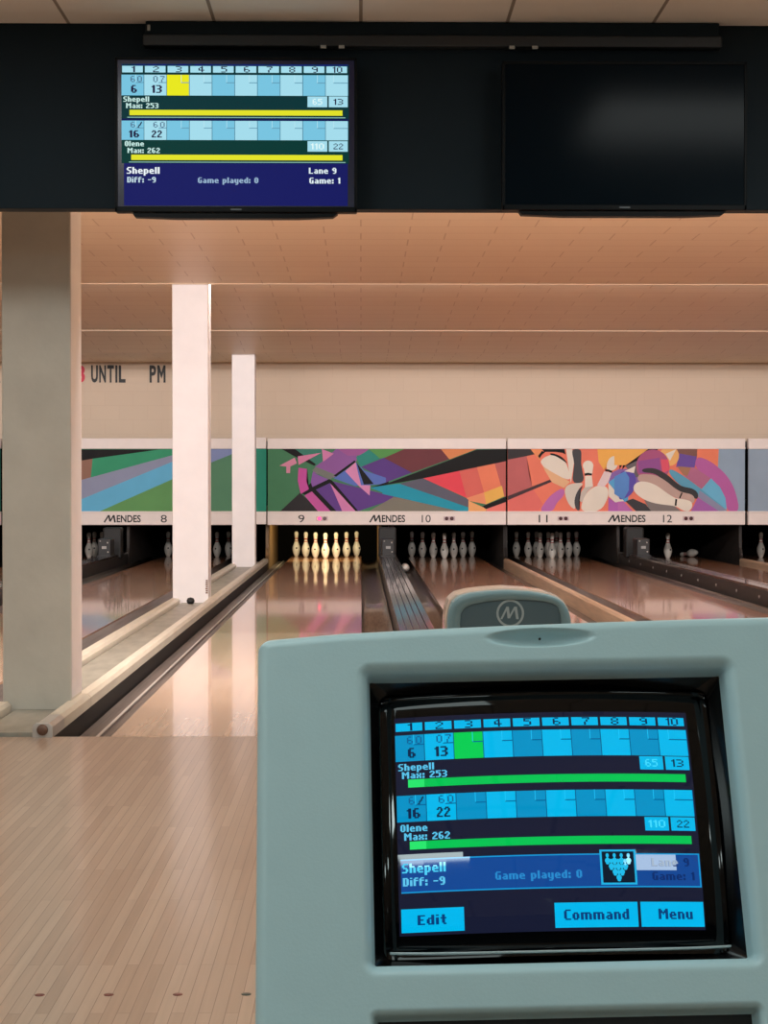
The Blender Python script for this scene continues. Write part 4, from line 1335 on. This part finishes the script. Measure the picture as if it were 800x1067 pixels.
# ------------------------------------------------------------------ lights
def area(name, loc, rot, sx, sy, power, col):
    l = bpy.data.lights.new(name, 'AREA')
    l.shape = 'RECTANGLE'; l.size = sx; l.size_y = sy; l.energy = power; l.color = col
    o = bpy.data.objects.new(name, l); C.objects.link(o)
    o.location = loc; o.rotation_euler = rot
    return o
COOL = (0.82, 1.0, 1.0)
COOL2 = (0.94, 1.0, 0.98)
WARM = (1.0, 0.94, 0.92)
# two small ceiling troffers behind the seats (they show in the tube) and the main bank over the seating area
for x in (-0.95, 1.95):
    area('troffer_or_fill', (x, -2.3, 2.97), (0, 0, 0), 0.75, 0.26, 9, COOL)
area('troffer_or_fill', (0.60, -3.7, 2.97), (0, 0, 0), 0.10, 0.10, 0.9, COOL)
for x in (-3.2, 4.6):
    area('troffer_or_fill', (x, -0.9, 2.97), (0, 0, 0), 1.2, 0.6, 41, COOL)  # unseen pair added to brighten the console, clear of its reflections
for x in (-4.2, -0.6, 3.0, 6.6):
    area('troffer_or_fill', (x, 1.2, 2.97), (0, 0, 0), 1.2, 2.0, 24, COOL)
for x in (-4.2, -1.2, 1.8, 4.8):
    area('troffer_or_fill', (x, 5.2, 2.97), (0, 0, 0), 1.2, 1.0, 34, COOL2)  # unseen bank added to brighten the nearest column and the approach
# tubes in the pockets behind the bulkhead and the ceiling lips, turned towards the pins
area('pocket_tubes', (0, 8.75, 2.72), (math.radians(62), 0, 0), 17, 0.25, 740, WARM)
area('pocket_tubes', (0, 15.62, 2.96), (math.radians(78), 0, 0), 17, 0.12, 320, WARM)
area('pocket_tubes', (0, 20.12, 2.92), (math.radians(78), 0, 0), 17, 0.10, 70, WARM)
# warm pit lamp over the pins of lane 9
area('pit_lamp', (LANES[9], 24.75, 0.76), (math.radians(48), 0, 0), 1.1, 0.12, 25, (1.0, 0.80, 0.42))

wd = bpy.data.worlds.new('World'); bpy.context.scene.world = wd
wd.use_nodes = True
wd.node_tree.nodes['Background'].inputs['Color'].default_value = (0.5, 0.5, 0.5, 1)
wd.node_tree.nodes['Background'].inputs['Strength'].default_value = 0.05

# ------------------------------------------------------------------ camera
cam = bpy.data.cameras.new('Camera')
cam.sensor_fit = 'VERTICAL'; cam.sensor_height = 36.0
cam.lens = 36.0 * F / 1067.0
cam.clip_start = 0.05
co = bpy.data.objects.new('Camera', cam); C.objects.link(co)
co.location = (0, 0, EYE)
yaw = math.atan((400 - 376) / F); pitch = math.atan((533.5 - 508) / F)
co.rotation_euler = (PI / 2 - pitch, 0, -yaw)
sc = bpy.context.scene
sc.camera = co
sc.view_settings.view_transform = 'Standard'
sc.view_settings.look = 'None'
sc.view_settings.gamma = 1.0
sc.view_settings.exposure = 0.0
sc.view_settings.use_curve_mapping = False
